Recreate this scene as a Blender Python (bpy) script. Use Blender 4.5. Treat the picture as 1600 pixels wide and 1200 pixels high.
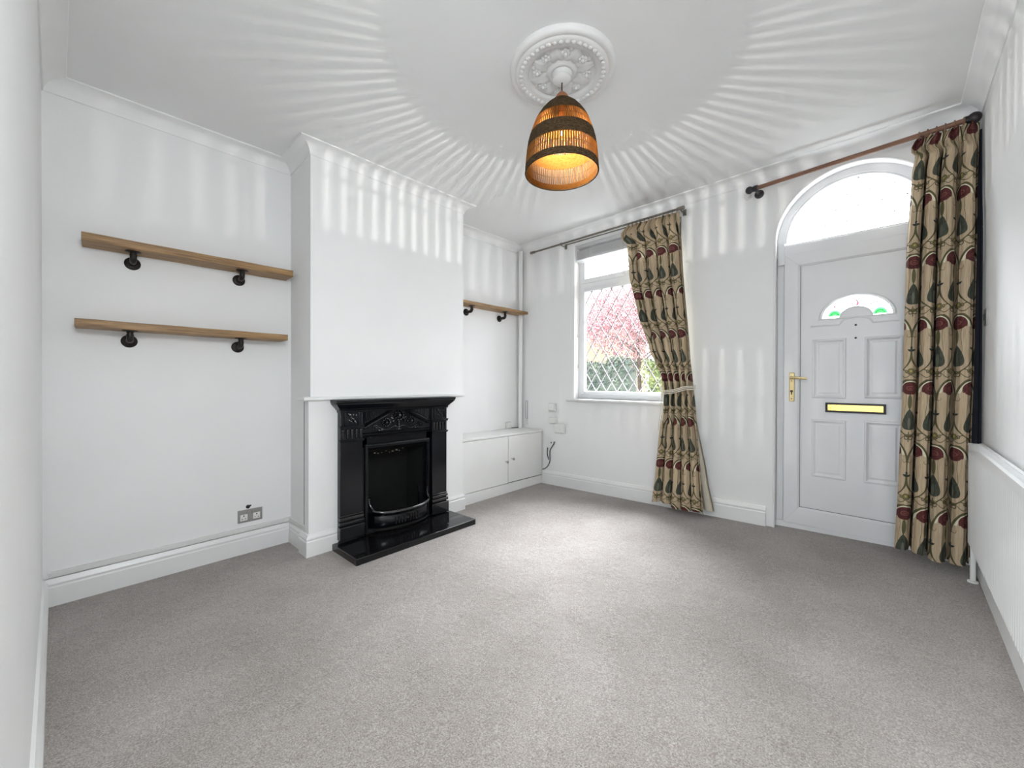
import bpy, bmesh, math, random
from mathutils import Vector, Matrix
random.seed(7)
for o in list(bpy.data.objects): bpy.data.objects.remove(o)
SC = bpy.context.scene
COL = SC.collection
PI = math.pi

# ------------------------------------------------------------------ camera, sky, lights, exposure
cam = bpy.data.cameras.new('camera'); cam.sensor_width = 36; cam.lens = 36*621.4/1600
cam.clip_start = .02; cam.clip_end = 200
co = bpy.data.objects.new('camera', cam); COL.objects.link(co)
r_ = Vector((0.72004863, 0.69391765, 0.00287678)); u_ = Vector((-0.00518698, 0.00123666, 0.99998578)); b_ = r_.cross(u_)
m = Matrix((r_, u_, b_)).transposed().to_4x4(); m.translation = Vector((3.19143, -3.44822, 1.12)); co.matrix_world = m
SC.camera = co
SC.view_settings.view_transform = 'Standard'; SC.view_settings.look = 'None'
SC.view_settings.gamma = 1; SC.view_settings.use_curve_mapping = False
SC.view_settings.exposure = 0.13

world = bpy.data.worlds.new('overcast_sky'); SC.world = world; world.use_nodes = True
bg = world.node_tree.nodes['Background']; bg.inputs[0].default_value = (.93, .965, 1, 1); bg.inputs[1].default_value = 8.0

def lamp(name, kind, loc, rot, energy, color=(1, 1, 1), **kw):
    l = bpy.data.lights.new(name, kind); l.energy = energy; l.color = color
    for k, v in kw.items(): setattr(l, k, v)
    o = bpy.data.objects.new(name, l); COL.objects.link(o); o.location = loc; o.rotation_euler = rot
    return o
# hazy sun in front of the house
def aim(d): return Vector(d).to_track_quat('-Z', 'Y').to_euler()
lamp('sun', 'SUN', (5, 8, 8), aim((.34, -1, -1.35)), 38.0, (.91, .96, 1), angle=math.radians(46))
# added unseen fill: a large area behind the camera, a small disk beside it
lamp('rear_fill_light', 'AREA', (1.2, -7.2, 1.6), aim((0.4, 1, 0.06)), 300, (.88, .95, 1), shape='RECTANGLE', size=2.4, size_y=1.9)
lamp('camera_side_fill', 'AREA', (3.42, -3.42, 1.95), aim((-.92, -.04, -.80)), 29, (.93, .98, 1), shape='DISK', size=.45)

W, H = 3.535, 2.699
def fz(x, y): return -.012 + .027*x + .014*y

# ------------------------------------------------------------------ material helpers
def new_mat(name):
    mt = bpy.data.materials.new(name); mt.use_nodes = True
    nt = mt.node_tree; return mt, nt, nt.nodes['Principled BSDF']
def ramp(nt, fac, stops):
    r = nt.nodes.new('ShaderNodeValToRGB'); e = r.color_ramp.elements
    while len(e) < len(stops): e.new(.5)
    for i, (p, c) in enumerate(stops): e[i].position = p; e[i].color = (*c, 1)
    nt.links.new(fac, r.inputs[0]); return r.outputs[0]
def noise(nt, scale, detail=4, rough=.5, stretch=None, coord='Object'):
    tc = nt.nodes.new('ShaderNodeTexCoord'); n = nt.nodes.new('ShaderNodeTexNoise')
    n.inputs['Scale'].default_value = scale; n.inputs['Detail'].default_value = detail; n.inputs['Roughness'].default_value = rough
    s = tc.outputs[coord]
    if stretch:
        mp = nt.nodes.new('ShaderNodeMapping'); mp.inputs['Scale'].default_value = stretch
        nt.links.new(s, mp.inputs[0]); s = mp.outputs[0]
    nt.links.new(s, n.inputs['Vector']); return n.outputs[0]
def bump(nt, b, height, strength=.2, dist=.01, chain=None):
    bp = nt.nodes.new('ShaderNodeBump'); bp.inputs['Strength'].default_value = strength; bp.inputs['Distance'].default_value = dist
    nt.links.new(height, bp.inputs['Height'])
    if chain: nt.links.new(chain, bp.inputs['Normal'])
    nt.links.new(bp.outputs[0], b.inputs['Normal']); return bp.outputs[0]
def plain(name, col, rough=.5, metal=0, var=.06, scale=12, bs=0, bscale=60, coat=0, stretch=None, spec=.5):
    mt, nt, b = new_mat(name)
    b.inputs['Roughness'].default_value = rough; b.inputs['Specular IOR Level'].default_value = spec; b.inputs['Metallic'].default_value = metal
    if coat: b.inputs['Coat Weight'].default_value = coat
    n = noise(nt, scale, stretch=stretch)
    c0 = tuple(max(0, c*(1-var)) for c in col); c1 = tuple(min(1, c*(1+var)) for c in col)
    nt.links.new(ramp(nt, n, [(.3, c0), (.7, c1)]), b.inputs['Base Color'])
    if bs: bump(nt, b, noise(nt, bscale, 3), bs, .004)
    return mt
M = {}
M['wall'] = plain('wall_paint', (.875, .875, .872), .95, var=.01, scale=3, bs=.12, bscale=180, spec=.15)
M['ceiling'] = plain('ceiling_paint', (.85, .853, .848), .7, var=.015, scale=2, bs=.1, bscale=90)
M['plaster'] = plain('white_plaster', (.80, .79, .775), .65, var=.02, scale=20, bs=.08, bscale=120)
M['gloss'] = plain('white_gloss_woodwork', (.84, .84, .835), .28, var=.015, scale=8, bs=.05, bscale=40)
M['upvc'] = plain('white_upvc', (.83, .835, .845), .3, var=.01, scale=6)
M['cupboard'] = plain('white_painted_board', (.83, .83, .815), .42, var=.015, scale=5, bs=.04, bscale=80)
M['plastic'] = plain('white_plastic', (.80, .80, .78), .35, var=.02, scale=30)
M['blind'] = plain('white_blind_slat', (.9, .9, .9), .45, var=.02, scale=10)
mt, nt, b = new_mat('white_translucent_slat'); b.inputs['Base Color'].default_value = (.92, .92, .92, 1)
tl = nt.nodes.new('ShaderNodeBsdfTranslucent'); tl.inputs[0].default_value = (.92, .92, .92, 1); mxs = nt.nodes.new('ShaderNodeMixShader'); mxs.inputs[0].default_value = .55
nt.links.new(b.outputs[0], mxs.inputs[1]); nt.links.new(tl.outputs[0], mxs.inputs[2]); nt.links.new(mxs.outputs[0], nt.nodes['Material Output'].inputs[0])
M['blind'] = mt
M['iron'] = plain('black_gloss_iron', (.0035, .0042, .0065), .2, var=.25, scale=25, bs=.06, bscale=60, spec=.38)
M['iron_bright'] = plain('black_gloss_iron_relief', (.004, .0045, .006), .14, var=.25, scale=25, bs=.05, bscale=90, spec=.9)
M['iron_satin'] = plain('black_satin_iron', (.004, .0045, .006), .42, var=.25, scale=25, bs=.06, bscale=60, spec=.35)
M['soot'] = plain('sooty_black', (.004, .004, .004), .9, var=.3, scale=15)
M['fleck'] = plain('flaked_paint', (.2, .17, .14), .8, var=.3, scale=60)
M['granite'] = plain('polished_black_granite', (.006, .006, .007), .07, var=.4, scale=400)
M['pipe'] = plain('dark_pipe_iron', (.022, .018, .016), .42, metal=.5, var=.3, scale=40, bs=.1, bscale=150)
M['brass'] = plain('polished_brass', (.75, .56, .2), .22, metal=1, var=.05, scale=10)
M['brass_pale'] = plain('pale_brass', (.76, .62, .33), .3, metal=1, var=.06, scale=30)
M['steel'] = plain('brushed_steel', (.37, .36, .35), .42, metal=.7, var=.08, scale=60, stretch=(1, 1, 12))
M['chrome'] = plain('satin_chrome', (.6, .6, .6), .25, metal=1, var=.05, scale=20)
M['rodgrey'] = plain('bronze_grey_metal', (.2, .18, .155), .4, metal=.6, var=.1, scale=20)
M['black'] = plain('black_plastic', (.012, .012, .013), .4, var=.2, scale=20)
M['darkball'] = plain('dark_stained_wood', (.018, .014, .016), .35, var=.3, scale=30)
M['pole'] = plain('reddish_wood_pole', (.22, .105, .06), .4, var=.25, scale=25, stretch=(.15, 6, 6))
M['copper'] = plain('copper', (.55, .25, .14), .28, metal=1, var=.06, scale=20)
M['cord'] = plain('brown_cord', (.08, .05, .035), .7, var=.2, scale=80)
M['lead'] = plain('lead_came', (.46, .43, .46), .6, metal=0, var=.15, scale=30)
M['string'] = plain('cream_string', (.72, .68, .58), .8, var=.1, scale=90)
M['lining'] = plain('cream_lining', (.58, .53, .43), .9, var=.05, scale=25, bs=.1, bscale=200)
M['gap_shade'] = plain('navy_gap_shade_lining', (.012, .014, .022), .9, var=.1, scale=25)
M['trunking'] = plain('white_trunking', (.74, .74, .725), .4, var=.02, scale=20)
M['seal'] = plain('grey_seal', (.28, .28, .29), .6, var=.1, scale=20)
M['radiator'] = plain('white_enamel', (.84, .84, .835), .3, var=.012, scale=8)
M['bark'] = plain('bark', (.09, .065, .05), .9, var=.3, scale=15, bs=.3, bscale=30)
M['roof'] = plain('roof_tile', (.09, .045, .04), .8, var=.2, scale=8)
M['paving'] = plain('garden_paving', (.09, .085, .075), .9, var=.2, scale=3)
M['dark_glass'] = plain('dark_pane', (.05, .055, .06), .1, var=.1, scale=2)

def wood_mat(name, dark, mid, light, axis):
    mt, nt, b = new_mat(name); b.inputs['Roughness'].default_value = .5
    st = [14, 14, 14]; st[axis] = .9
    n = noise(nt, 3.2, 6, .62, stretch=tuple(st))
    n2 = noise(nt, 14, 3, .5, stretch=tuple(s*.6 for s in st))
    mx = nt.nodes.new('ShaderNodeMath'); mx.operation = 'MULTIPLY_ADD'; mx.inputs[1].default_value = .3
    nt.links.new(n2, mx.inputs[0]); nt.links.new(n, mx.inputs[2])
    nt.links.new(ramp(nt, mx.outputs[0], [(.42, dark), (.62, mid), (.85, light)]), b.inputs['Base Color'])
    bump(nt, b, n, .15, .002); return mt
M['wood'] = wood_mat('oiled_pine', (.12, .06, .022), (.30, .17, .068), (.47, .29, .125), 1)

def carpet_mat():
    mt, nt, b = new_mat('beige_carpet'); b.inputs['Roughness'].default_value = .95
    b.inputs['Sheen Weight'].default_value = .25; b.inputs['Sheen Roughness'].default_value = .5
    big = noise(nt, 1.6, 3, .6); mid = noise(nt, 34, 4, .6); fine = noise(nt, 190, 3, .8)
    mul = nt.nodes.new('ShaderNodeMath'); mul.operation = 'MULTIPLY_ADD'; mul.inputs[1].default_value = .13
    nt.links.new(mid, mul.inputs[0]); nt.links.new(fine, mul.inputs[2])
    mul2 = nt.nodes.new('ShaderNodeMath'); mul2.operation = 'MULTIPLY_ADD'; mul2.inputs[1].default_value = .28
    nt.links.new(big, mul2.inputs[0]); nt.links.new(mul.outputs[0], mul2.inputs[2])
    c = ramp(nt, mul2.outputs[0], [(.46, (.108, .087, .073)), (.70, (.292, .258, .236)), (.94, (.53, .492, .468))])
    nt.links.new(c, b.inputs['Base Color'])
    vor = nt.nodes.new('ShaderNodeTexVoronoi'); vor.inputs['Scale'].default_value = 210
    tc = nt.nodes.new('ShaderNodeTexCoord'); nt.links.new(tc.outputs['Object'], vor.inputs['Vector'])
    c1 = bump(nt, b, vor.outputs['Distance'], .45, .004)
    c2 = bump(nt, b, fine, .55, .006, c1)
    bump(nt, b, mid, .35, .02, c2)
    return mt
M['carpet'] = carpet_mat()

def leaf_mat(name, c0, c1):
    mt, nt, b = new_mat(name); b.inputs['Roughness'].default_value = .6
    nt.links.new(ramp(nt, noise(nt, 5, 3), [(.35, c0), (.65, c1)]), b.inputs['Base Color']); return mt
M['pinkleaf'] = leaf_mat('purple_plum_leaf', (.21, .088, .10), (.38, .205, .215))
M['greenleaf'] = leaf_mat('hedge_leaf', (.085, .13, .045), (.20, .23, .075))
M['darkleaf'] = leaf_mat('dark_hedge_leaf', (.055, .085, .07), (.115, .145, .10))
M['brick'] = plain('orange_brick_render', (.27, .20, .13), .9, var=.12, scale=6)

def glass_mat(name, tint=(1, 1, 1), gloss=.05):
    mt = bpy.data.materials.new(name); mt.use_nodes = True; nt = mt.node_tree; nt.nodes.clear()
    out = nt.nodes.new('ShaderNodeOutputMaterial'); mix = nt.nodes.new('ShaderNodeMixShader')
    t = nt.nodes.new('ShaderNodeBsdfTransparent'); t.inputs[0].default_value = (*tint, 1)
    g = nt.nodes.new('ShaderNodeBsdfGlossy'); g.inputs['Roughness'].default_value = .02
    mix.inputs[0].default_value = gloss
    nt.links.new(t.outputs[0], mix.inputs[1]); nt.links.new(g.outputs[0], mix.inputs[2]); nt.links.new(mix.outputs[0], out.inputs[0])
    return mt
M['glass'] = glass_mat('window_glass')
M['greenglass'] = glass_mat('green_stained_glass', (.3, .42, .3), .0)
M['greenglass2'] = glass_mat('pale_green_stained_glass', (.05, .30, .085), .0)
M['pinkglass'] = glass_mat('pink_stained_glass', (.34, .10, .2), .0)
M['bulbglass'] = glass_mat('clear_bulb_glass', (1, 1, 1), .03)

def emit_mat(name, col, s):
    mt = bpy.data.materials.new(name); mt.use_nodes = True; nt = mt.node_tree; nt.nodes.clear()
    out = nt.nodes.new('ShaderNodeOutputMaterial'); e = nt.nodes.new('ShaderNodeEmission')
    e.inputs[0].default_value = (*col, 1); e.inputs[1].default_value = s; nt.links.new(e.outputs[0], out.inputs[0]); return mt
M['filament'] = emit_mat('glowing_filament', (1, .78, .45), 170)

def weave_mat(name, c0, c1, sc=70, trans=0):
    mt, nt, b = new_mat(name); b.inputs['Roughness'].default_value = .9; b.inputs['Specular IOR Level'].default_value = .06
    n = noise(nt, sc, 3, .6, stretch=(1, 1, 2.2))
    nt.links.new(ramp(nt, n, [(.35, c0), (.65, c1)]), b.inputs['Base Color']); bump(nt, b, n, .5, .003)
    if trans:
        tl = nt.nodes.new('ShaderNodeBsdfTranslucent'); tl.inputs[0].default_value = (c1[0]*1.5, c1[1]*1.5, c1[2]*1.5, 1); mxs = nt.nodes.new('ShaderNodeMixShader'); mxs.inputs[0].default_value = trans
        nt.links.new(b.outputs[0], mxs.inputs[1]); nt.links.new(tl.outputs[0], mxs.inputs[2]); nt.links.new(mxs.outputs[0], nt.nodes['Material Output'].inputs[0])
    return mt
M['weave_dark'] = weave_mat('dark_woven_seagrass', (.035, .022, .013), (.095, .062, .034))
M['weave_pale'] = weave_mat('natural_rattan', (.075, .026, .0036), (.105, .04, .006))
M['strand'] = weave_mat('natural_cane_strand', (.20, .10, .032), (.29, .16, .058), 120, .6)

# ---- art nouveau print, drawn with maths nodes from the cloth's own UV (metres)
class V:
    nt = None
    def __init__(s, sock): s.s = sock
    @staticmethod
    def op(o, *a):
        n = V.nt.nodes.new('ShaderNodeMath'); n.operation = o
        for i, x in enumerate(a):
            if isinstance(x, V): V.nt.links.new(x.s, n.inputs[i])
            else: n.inputs[i].default_value = x
        return V(n.outputs[0])
    def __add__(s, o): return V.op('ADD', s, o)
    __radd__ = __add__
    def __sub__(s, o): return V.op('SUBTRACT', s, o)
    def __rsub__(s, o): return V.op('SUBTRACT', o, s)
    def __mul__(s, o): return V.op('MULTIPLY', s, o)
    __rmul__ = __mul__
    def __truediv__(s, o): return V.op('DIVIDE', s, o)
def vabs(a): return V.op('ABSOLUTE', a)
def vsqrt(a): return V.op('SQRT', V.op('MAXIMUM', a, 0.0))
def vmin(a, b): return V.op('MINIMUM', a, b)
def vmax(a, b): return V.op('MAXIMUM', a, b)
def inside(d, soft=.0012):
    n = V.op('MULTIPLY_ADD', d, -1/soft, .5); n.s.node.use_clamp = True; return n
def ell(x, y, cx, cy, rx, ry):
    a = (x-cx)/rx; b = (y-cy)/ry; return (vsqrt(a*a+b*b)-1.0)*min(rx, ry)
def between(v, lo, hi): return vmax(lo-v, v-hi)

def curtain_mat(name):
    mt, nt, b = new_mat(name); V.nt = nt
    b.inputs['Roughness'].default_value = .85
    uvn = nt.nodes.new('ShaderNodeUVMap'); uvn.uv_map = 'UVMap'
    sp = nt.nodes.new('ShaderNodeSeparateXYZ'); nt.links.new(uvn.outputs[0], sp.inputs[0])
    u = V(sp.outputs[0])*.78; v = V(sp.outputs[1])
    P, R = .2, .36
    row = V.op('FLOOR', v/R); par = V.op('MODULO', row, 2.0)
    vv = v - row*R
    uu = V.op('FRACT', V.op('MULTIPLY_ADD', par, .5, u/P))
    au = vabs(uu-.5)*P            # distance from the bloom's axis
    bu = P/2 - au                 # distance from the stem's axis
    # ground: tan cloth with drawn-out threads
    n = noise(nt, 9, 4, .6, stretch=(9, 1, 1), coord='UV')
    col = ramp(nt, n, [(.3, (.37, .275, .17)), (.7, (.53, .42, .29))])
    def paint(c, d, soft=.0014):
        nonlocal col
        mx = nt.nodes.new('ShaderNodeMix'); mx.data_type = 'RGBA'
        nt.links.new(inside(d, soft).s, mx.inputs[0]); nt.links.new(col, mx.inputs[6])
        if isinstance(c, tuple): mx.inputs[7].default_value = (*c, 1)
        else: nt.links.new(c, mx.inputs[7])
        col = mx.outputs[2]
    OL, DK, CR, GR, MR = (.075, .066, .026), (.022, .026, .02), (.66, .62, .46), (.052, .06, .045), (.115, .018, .02)
    # pale ground round the lattice
    paint(CR, vmax(between(vv, .292, .40), .012-bu*.0))
    # cream border over the bloom, then the bloom
    f = (vsqrt((au/.1)*(au/.1) + ((vv-.12)/.12)*((vv-.12)/.12)) - 1.0)*.1
    paint(CR, vmax(vmax(f, vv-.075), (0-f)-.02))
    dome = vmax(ell(au, vv, 0, .056, .061, .042), vv-.072)
    lob = ell(au, vv, 0, .066, .048, .021)
    dome = vmin(dome, lob)
    red = ramp(nt, noise(nt, 60, 3, .6, coord='UV'), [(.35, (.052, .008, .009)), (.7, (.12, .025, .021))])
    paint(red, dome)
    paint((.19, .06, .05), vabs(ell(au, vv, 0, .05, .022, .011))-.0018)
    paint((.15, .035, .035), ell(au, vv, 0, .051, .01, .005))
    # arches that sweep down to the stem
    paint(OL, vmax(vabs(f)-.0058, vv-.118))
    # stem, tendrils, cup
    paint(OL, vmax(bu-.0036, between(vv, .10, .205)))
    paint(OL, vmax(vabs(ell(bu, vv, .016, .105, .012, .012))-.0013, .10-vv))
    paint(DK, vmax(ell(bu, vv, 0, .184, .0225, .0165), .186-vv))
    paint(DK, ell(bu, vv, 0, .178, .0062, .009))
    # inverted Y below the cup
    t = (vv-.2)/.125
    paint(OL, vmax(vabs(bu-.1*t*t*vabs(t))-.0058, between(vv, .2, .326)))
    # lance leaf and stalks below the bloom
    paint((.10, .095, .04), ell(au, vv, 0, .128, .0115, .042))
    paint(OL, vmax(au-.0022, between(vv, .085, .2)))
    paint(OL, vmax(vabs(au-.027-.004*V.op('SINE', vv*40))-.0014, between(vv, .08, .23)))
    # spade leaf
    s = V.op('MINIMUM', V.op('MAXIMUM', (vv-.168)/.122, 0.0), 1.0)
    s4 = s*s*s*s
    wsp = .053*s*vsqrt(1.0-s4*s4)*(1.85-.85*s)
    gr = ramp(nt, noise(nt, 45, 3, .6, stretch=(3, 1, 1), coord='UV'), [(.35, (.026, .030, .022)), (.7, (.072, .078, .052))])
    paint(gr, vmax(au-wsp, between(vv, .168, .292)))
    paint((.12, .125, .095), ell(au, vv, 0, .252, .0075, .034))
    # knot work band
    paint(OL, vmax(vabs(vv-.318-.014*V.op('COSINE', au*62.8))-.0027, .004-au))
    paint(OL, vmax(vabs(vv-.332+.016*V.op('COSINE', au*47))-.0023, between(vv, .3, .358)))
    paint(OL, vmax(vabs(ell(au, vv, .012, .335, .011, .0095))-.0026, .0-vv))
    paint(OL, vmax(au-.0025, between(vv, .30, .36)))
    # yellow flower beside the stem
    paint((.17, .14, .05), ell(bu, vv, 0, .312, .017, .0145))
    paint((.07, .06, .025), vabs(ell(bu, vv, .0, .312, .017, .0145))-.0017)
    paint((.40, .31, .09), ell(bu, vv, 0, .312, .0065, .006))
    paint(OL, vabs(ell(bu, vv, .028, .314, .0075, .0075))-.0022)
    nt.links.new(col, b.inputs['Base Color'])
    bump(nt, b, noise(nt, 500, 2, .5, coord='UV'), .12, .001)
    return mt
M['print'] = curtain_mat('tulip_print_cotton')

# ------------------------------------------------------------------ mesh helpers
class MB:
    def __init__(s): s.v = []; s.f = []; s.uv = None
    def add(s, vs, fs):
        b = len(s.v); s.v += [Vector(p) for p in vs]; s.f += [tuple(b+i for i in f) for f in fs]; return s
    def box(s, x0, x1, y0, y1, z0, z1):
        vs = [(x, y, z) for z in (z0, z1) for y in (y0, y1) for x in (x0, x1)]
        return s.add(vs, [(0, 2, 3, 1), (4, 5, 7, 6), (0, 1, 5, 4), (2, 6, 7, 3), (0, 4, 6, 2), (1, 3, 7, 5)])
    def hexa(s, bot, top):
        return s.add(list(bot)+list(top), [(3, 2, 1, 0), (4, 5, 6, 7), (0, 1, 5, 4), (1, 2, 6, 5), (2, 3, 7, 6), (3, 0, 4, 7)])
    def loops(s, rings, closed=True, cap0=True, cap1=True):
        n = len(rings[0]); vs = [p for r in rings for p in r]; fs = []
        for i in range(len(rings)-1):
            for j in range(n if closed else n-1):
                k = (j+1) % n; fs.append((i*n+j, i*n+k, (i+1)*n+k, (i+1)*n+j))
        if cap0: fs.append(tuple(reversed(range(n))))
        if cap1: fs.append(tuple((len(rings)-1)*n+j for j in range(n)))
        return s.add(vs, fs)
    def tube(s, path, r, n=10, caps=True):
        path = [Vector(p) for p in path]; rings = []; up = None
        for i, p in enumerate(path):
            d = (path[min(i+1, len(path)-1)]-path[max(i-1, 0)]).normalized()
            if up is None: up = d.orthogonal().normalized()
            else: up = (up-d*up.dot(d)).normalized()
            w = d.cross(up); rr = r[i] if isinstance(r, (list, tuple)) else r
            rings.append([p+(up*math.cos(2*PI*k/n)+w*math.sin(2*PI*k/n))*rr for k in range(n)])
        return s.loops(rings, True, caps, caps)
    def cable(s, pts, r, n=8):
        P = [Vector(p) for p in pts]; q = []
        for i in range(len(P)-1):
            p0, p1, p2, p3 = P[max(i-1, 0)], P[i], P[i+1], P[min(i+2, len(P)-1)]
            for k in range(4):
                t = k/4; q.append(.5*((2*p1)+(p2-p0)*t+(2*p0-5*p1+4*p2-p3)*t*t+(-p0+3*p1-3*p2+p3)*t**3))
        q.append(P[-1]); return s.tube(q, r, n)
    def lathe(s, prof, c, n=24, axis='z', cap0=True, cap1=True, a0=0, a1=2*PI):
        full = abs(a1-a0-2*PI) < 1e-6; rings = []; c = Vector(c)
        for (r, h) in prof:
            ring = []
            for k in range(n if full else n+1):
                a = a0+(a1-a0)*k/n; x, y = r*math.cos(a), r*math.sin(a)
                ring.append(c+Vector({'z': (x, y, h), 'x': (h, x, y), 'y': (y, h, x)}[axis]))
            rings.append(ring)
        return s.loops(rings, full, cap0 and full, cap1 and full)
    def ball(s, c, r, n=12, sz=(1, 1, 1)):
        prof = [(max(1e-4, math.sin(PI*i/(n//2))), -math.cos(PI*i/(n//2))) for i in range(n//2+1)]
        rings = [[Vector(c)+Vector((p*math.cos(2*PI*k/n)*r*sz[0], p*math.sin(2*PI*k/n)*r*sz[1], h*r*sz[2])) for k in range(n)] for p, h in prof]
        return s.loops(rings)
    def prism(s, poly, axis, a, b):
        # poly: list of 2D points, extruded along axis from a to b
        def P(p, t): return {'x': (t, p[0], p[1]), 'y': (p[0], t, p[1]), 'z': (p[0], p[1], t)}[axis]
        return s.loops([[P(p, a) for p in poly], [P(p, b) for p in poly]])
    def build(s, name, mat, parent=None, smooth=35, bevel=0, segs=2, at=None):
        me = bpy.data.meshes.new(name)
        off = Vector((0, 0, 0))
        if parent is not None:
            q = parent
            while q is not None: off += q.location; q = q.parent
        elif at is not None: off = Vector(at)
        else:
            xs = [p.x for p in s.v]; ys = [p.y for p in s.v]; zs = [p.z for p in s.v]
            off = Vector(((min(xs)+max(xs))/2, (min(ys)+max(ys))/2, min(zs)))
        me.from_pydata([p-off for p in s.v], [], s.f)
        if s.uv:
            l = me.uv_layers.new(name='UVMap')
            for lp in me.loops: l.data[lp.index].uv = s.uv[lp.vertex_index]
        bm = bmesh.new(); bm.from_mesh(me); bmesh.ops.recalc_face_normals(bm, faces=bm.faces); bm.to_mesh(me); bm.free()
        if smooth:
            me.polygons.foreach_set('use_smooth', [True]*len(me.polygons)); me.set_sharp_from_angle(angle=math.radians(smooth))
        o = bpy.data.objects.new(name, me); COL.objects.link(o)
        me.materials.append(mat if not isinstance(mat, str) else M[mat])
        if parent is not None: o.parent = parent
        else: o.location = off
        if bevel:
            bv = o.modifiers.new('edge', 'BEVEL'); bv.width = bevel; bv.segments = segs; bv.limit_method = 'ANGLE'; bv.angle_limit = math.radians(40)
        return o
def tag(o, label=None, cat=None, group=None, kind=None):
    for k, v in (('label', label), ('category', cat), ('group', group), ('kind', kind)):
        if v: o[k] = v
    return o
def thing(name, loc, label, cat, group=None):
    o = bpy.data.objects.new(name, None); COL.objects.link(o); o.location = loc; o.empty_display_size = .05
    return tag(o, label, cat, group)
def struct(name, loc):
    o = bpy.data.objects.new(name, None); COL.objects.link(o); o.location = loc; o['kind'] = 'structure'; return o
def S(o): o['kind'] = 'structure'; return o
def stuff(o): o['kind'] = 'stuff'; return o

# ------------------------------------------------------------------ room shell
A = .393                       # chimney breast face
BY0, BY1 = -2.474, -1.180      # its ends
F = .405                       # casing face below the ledge
CY0, CY1 = -2.490, -1.197
WX0, WX1, WZ0, WZ1 = .772, 1.87, .95, 2.545
DX0, DX1, DZS = 2.55, 3.40, 2.155
DCX, DR = (DX0+DX1)/2, (DX1-DX0)/2
YR = -7.5
BWX = 2.45                     # end of the stub of back wall
def bwy(x): return -3.655 + .0505*x

fl = MB()
nx, ny = 8, 16; vs = []; fs = []
for j in range(ny+1):
    for i in range(nx+1):
        x = -.08+(W+.16)*i/nx; y = YR+(.3-YR)*j/ny; vs.append((x, y, fz(x, y)))
for j in range(ny):
    for i in range(nx):
        a = j*(nx+1)+i; fs.append((a, a+1, a+nx+2, a+nx+1))
fl.add(vs, fs); fl.add([(-.08, YR, -.4), (W+.08, YR, -.4), (W+.08, .3, -.4), (-.08, .3, -.4)], [(3, 2, 1, 0)])
S(fl.build('floor', 'carpet', at=(0, 0, 0)))
S(MB().box(-.1, W+.1, YR-.1, .3, H, H+.1).build('ceiling', 'ceiling', at=(0, 0, 0)))
S(MB().box(-.12, 0, -3.9, .3, -.35, H).build('wall_left', 'wall', at=(0, 0, 0)))
S(MB().box(W, W+.12, YR-.1, .3, -.35, H).build('wall_right', 'wall', at=(0, 0, 0)))
S(MB().box(-.12, W+.12, YR-.12, YR, -.35, H).build('wall_rear', 'wall', at=(0, 0, 0)))
S(MB().box(-.12, 0, YR, -3.9, -.35, H).build('wall_rear_left', 'wall', at=(0, 0, 0)))
wb = MB(); wb.hexa([(-.05, bwy(-.05), -.35), (BWX, bwy(BWX), -.35), (BWX, bwy(BWX)-.13, -.35), (-.05, bwy(-.05)-.13, -.35)],
                   [(-.05, bwy(-.05), H), (BWX, bwy(BWX), H), (BWX, bwy(BWX)-.13, H), (-.05, bwy(-.05)-.13, H)])
S(wb.build('wall_back', 'wall', at=(0, 0, 0), bevel=.012, segs=3))

# front wall with the window and the arched doorway
wf = MB(); T = .17; ZB = -.35
wf.box(-.1, WX0, 0, T, ZB, H); wf.box(WX0, WX1, 0, T, ZB, WZ0); wf.box(WX0, WX1, 0, T, WZ1, H); wf.box(WX1, DX0, 0, T, ZB, H)
wf.box(DX1, W+.1, 0, T, ZB, H); wf.box(DX0, DX1, 0, T, ZB, fz(3, 0)-.02)
na = 40; arc = [(DCX-DR*math.cos(PI*k/na), DZS+DR*math.sin(PI*k/na)) for k in range(na+1)]
for k in range(na):
    (xa, za), (xb, zb) = arc[k], arc[k+1]
    wf.hexa([(xa, 0, za), (xb, 0, zb), (xb, T, zb), (xa, T, za)], [(xa, 0, H), (xb, 0, H), (xb, T, H), (xa, T, H)])
S(wf.build('wall_front', 'wall', at=(0, 0, 0), smooth=0))
# rounded plaster bead round the arch and down the door reveal
bead = MB(); path = [(DX0, 0, fz(DX0, 0)-.02)]+[(DX0, 0, z/10) for z in range(2, 22)]+[(x, 0, z) for x, z in arc]+[(DX1, 0, z/10) for z in range(21, 1, -1)]
bead.tube(path, .007, 8); S(bead.build('trim_1', 'gloss', at=(0, 0, 0)))

# chimney breast with the firebox cut into it
OY0, OY1, OZ = -2.105, -1.56, .645
br = MB(); br.box(0, A, BY0, OY0, ZB, H).box(0, A, OY1, BY1, ZB, H).box(0, A, OY0, OY1, OZ, H).box(0, .08, OY0, OY1, ZB, OZ)
S(br.build('wall_chimney_breast', 'wall', at=(0, 0, 0), smooth=0))
cs = MB(); cs.box(.335, F, CY0, OY0, -.1, .996).box(.335, F, OY1, CY1, -.1, .996).box(.335, F, OY0, OY1, OZ, .996)
S(cs.build('trim_2', 'wall', at=(0, 0, 0), smooth=0))
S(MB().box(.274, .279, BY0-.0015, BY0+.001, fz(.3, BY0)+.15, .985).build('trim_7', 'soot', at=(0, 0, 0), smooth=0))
ldg = MB(); ldg.box(.30, F+.028, -2.528, -1.186, .996, 1.019)
S(ldg.build('trim_3', 'gloss', at=(0, 0, 0), bevel=.004))

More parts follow.
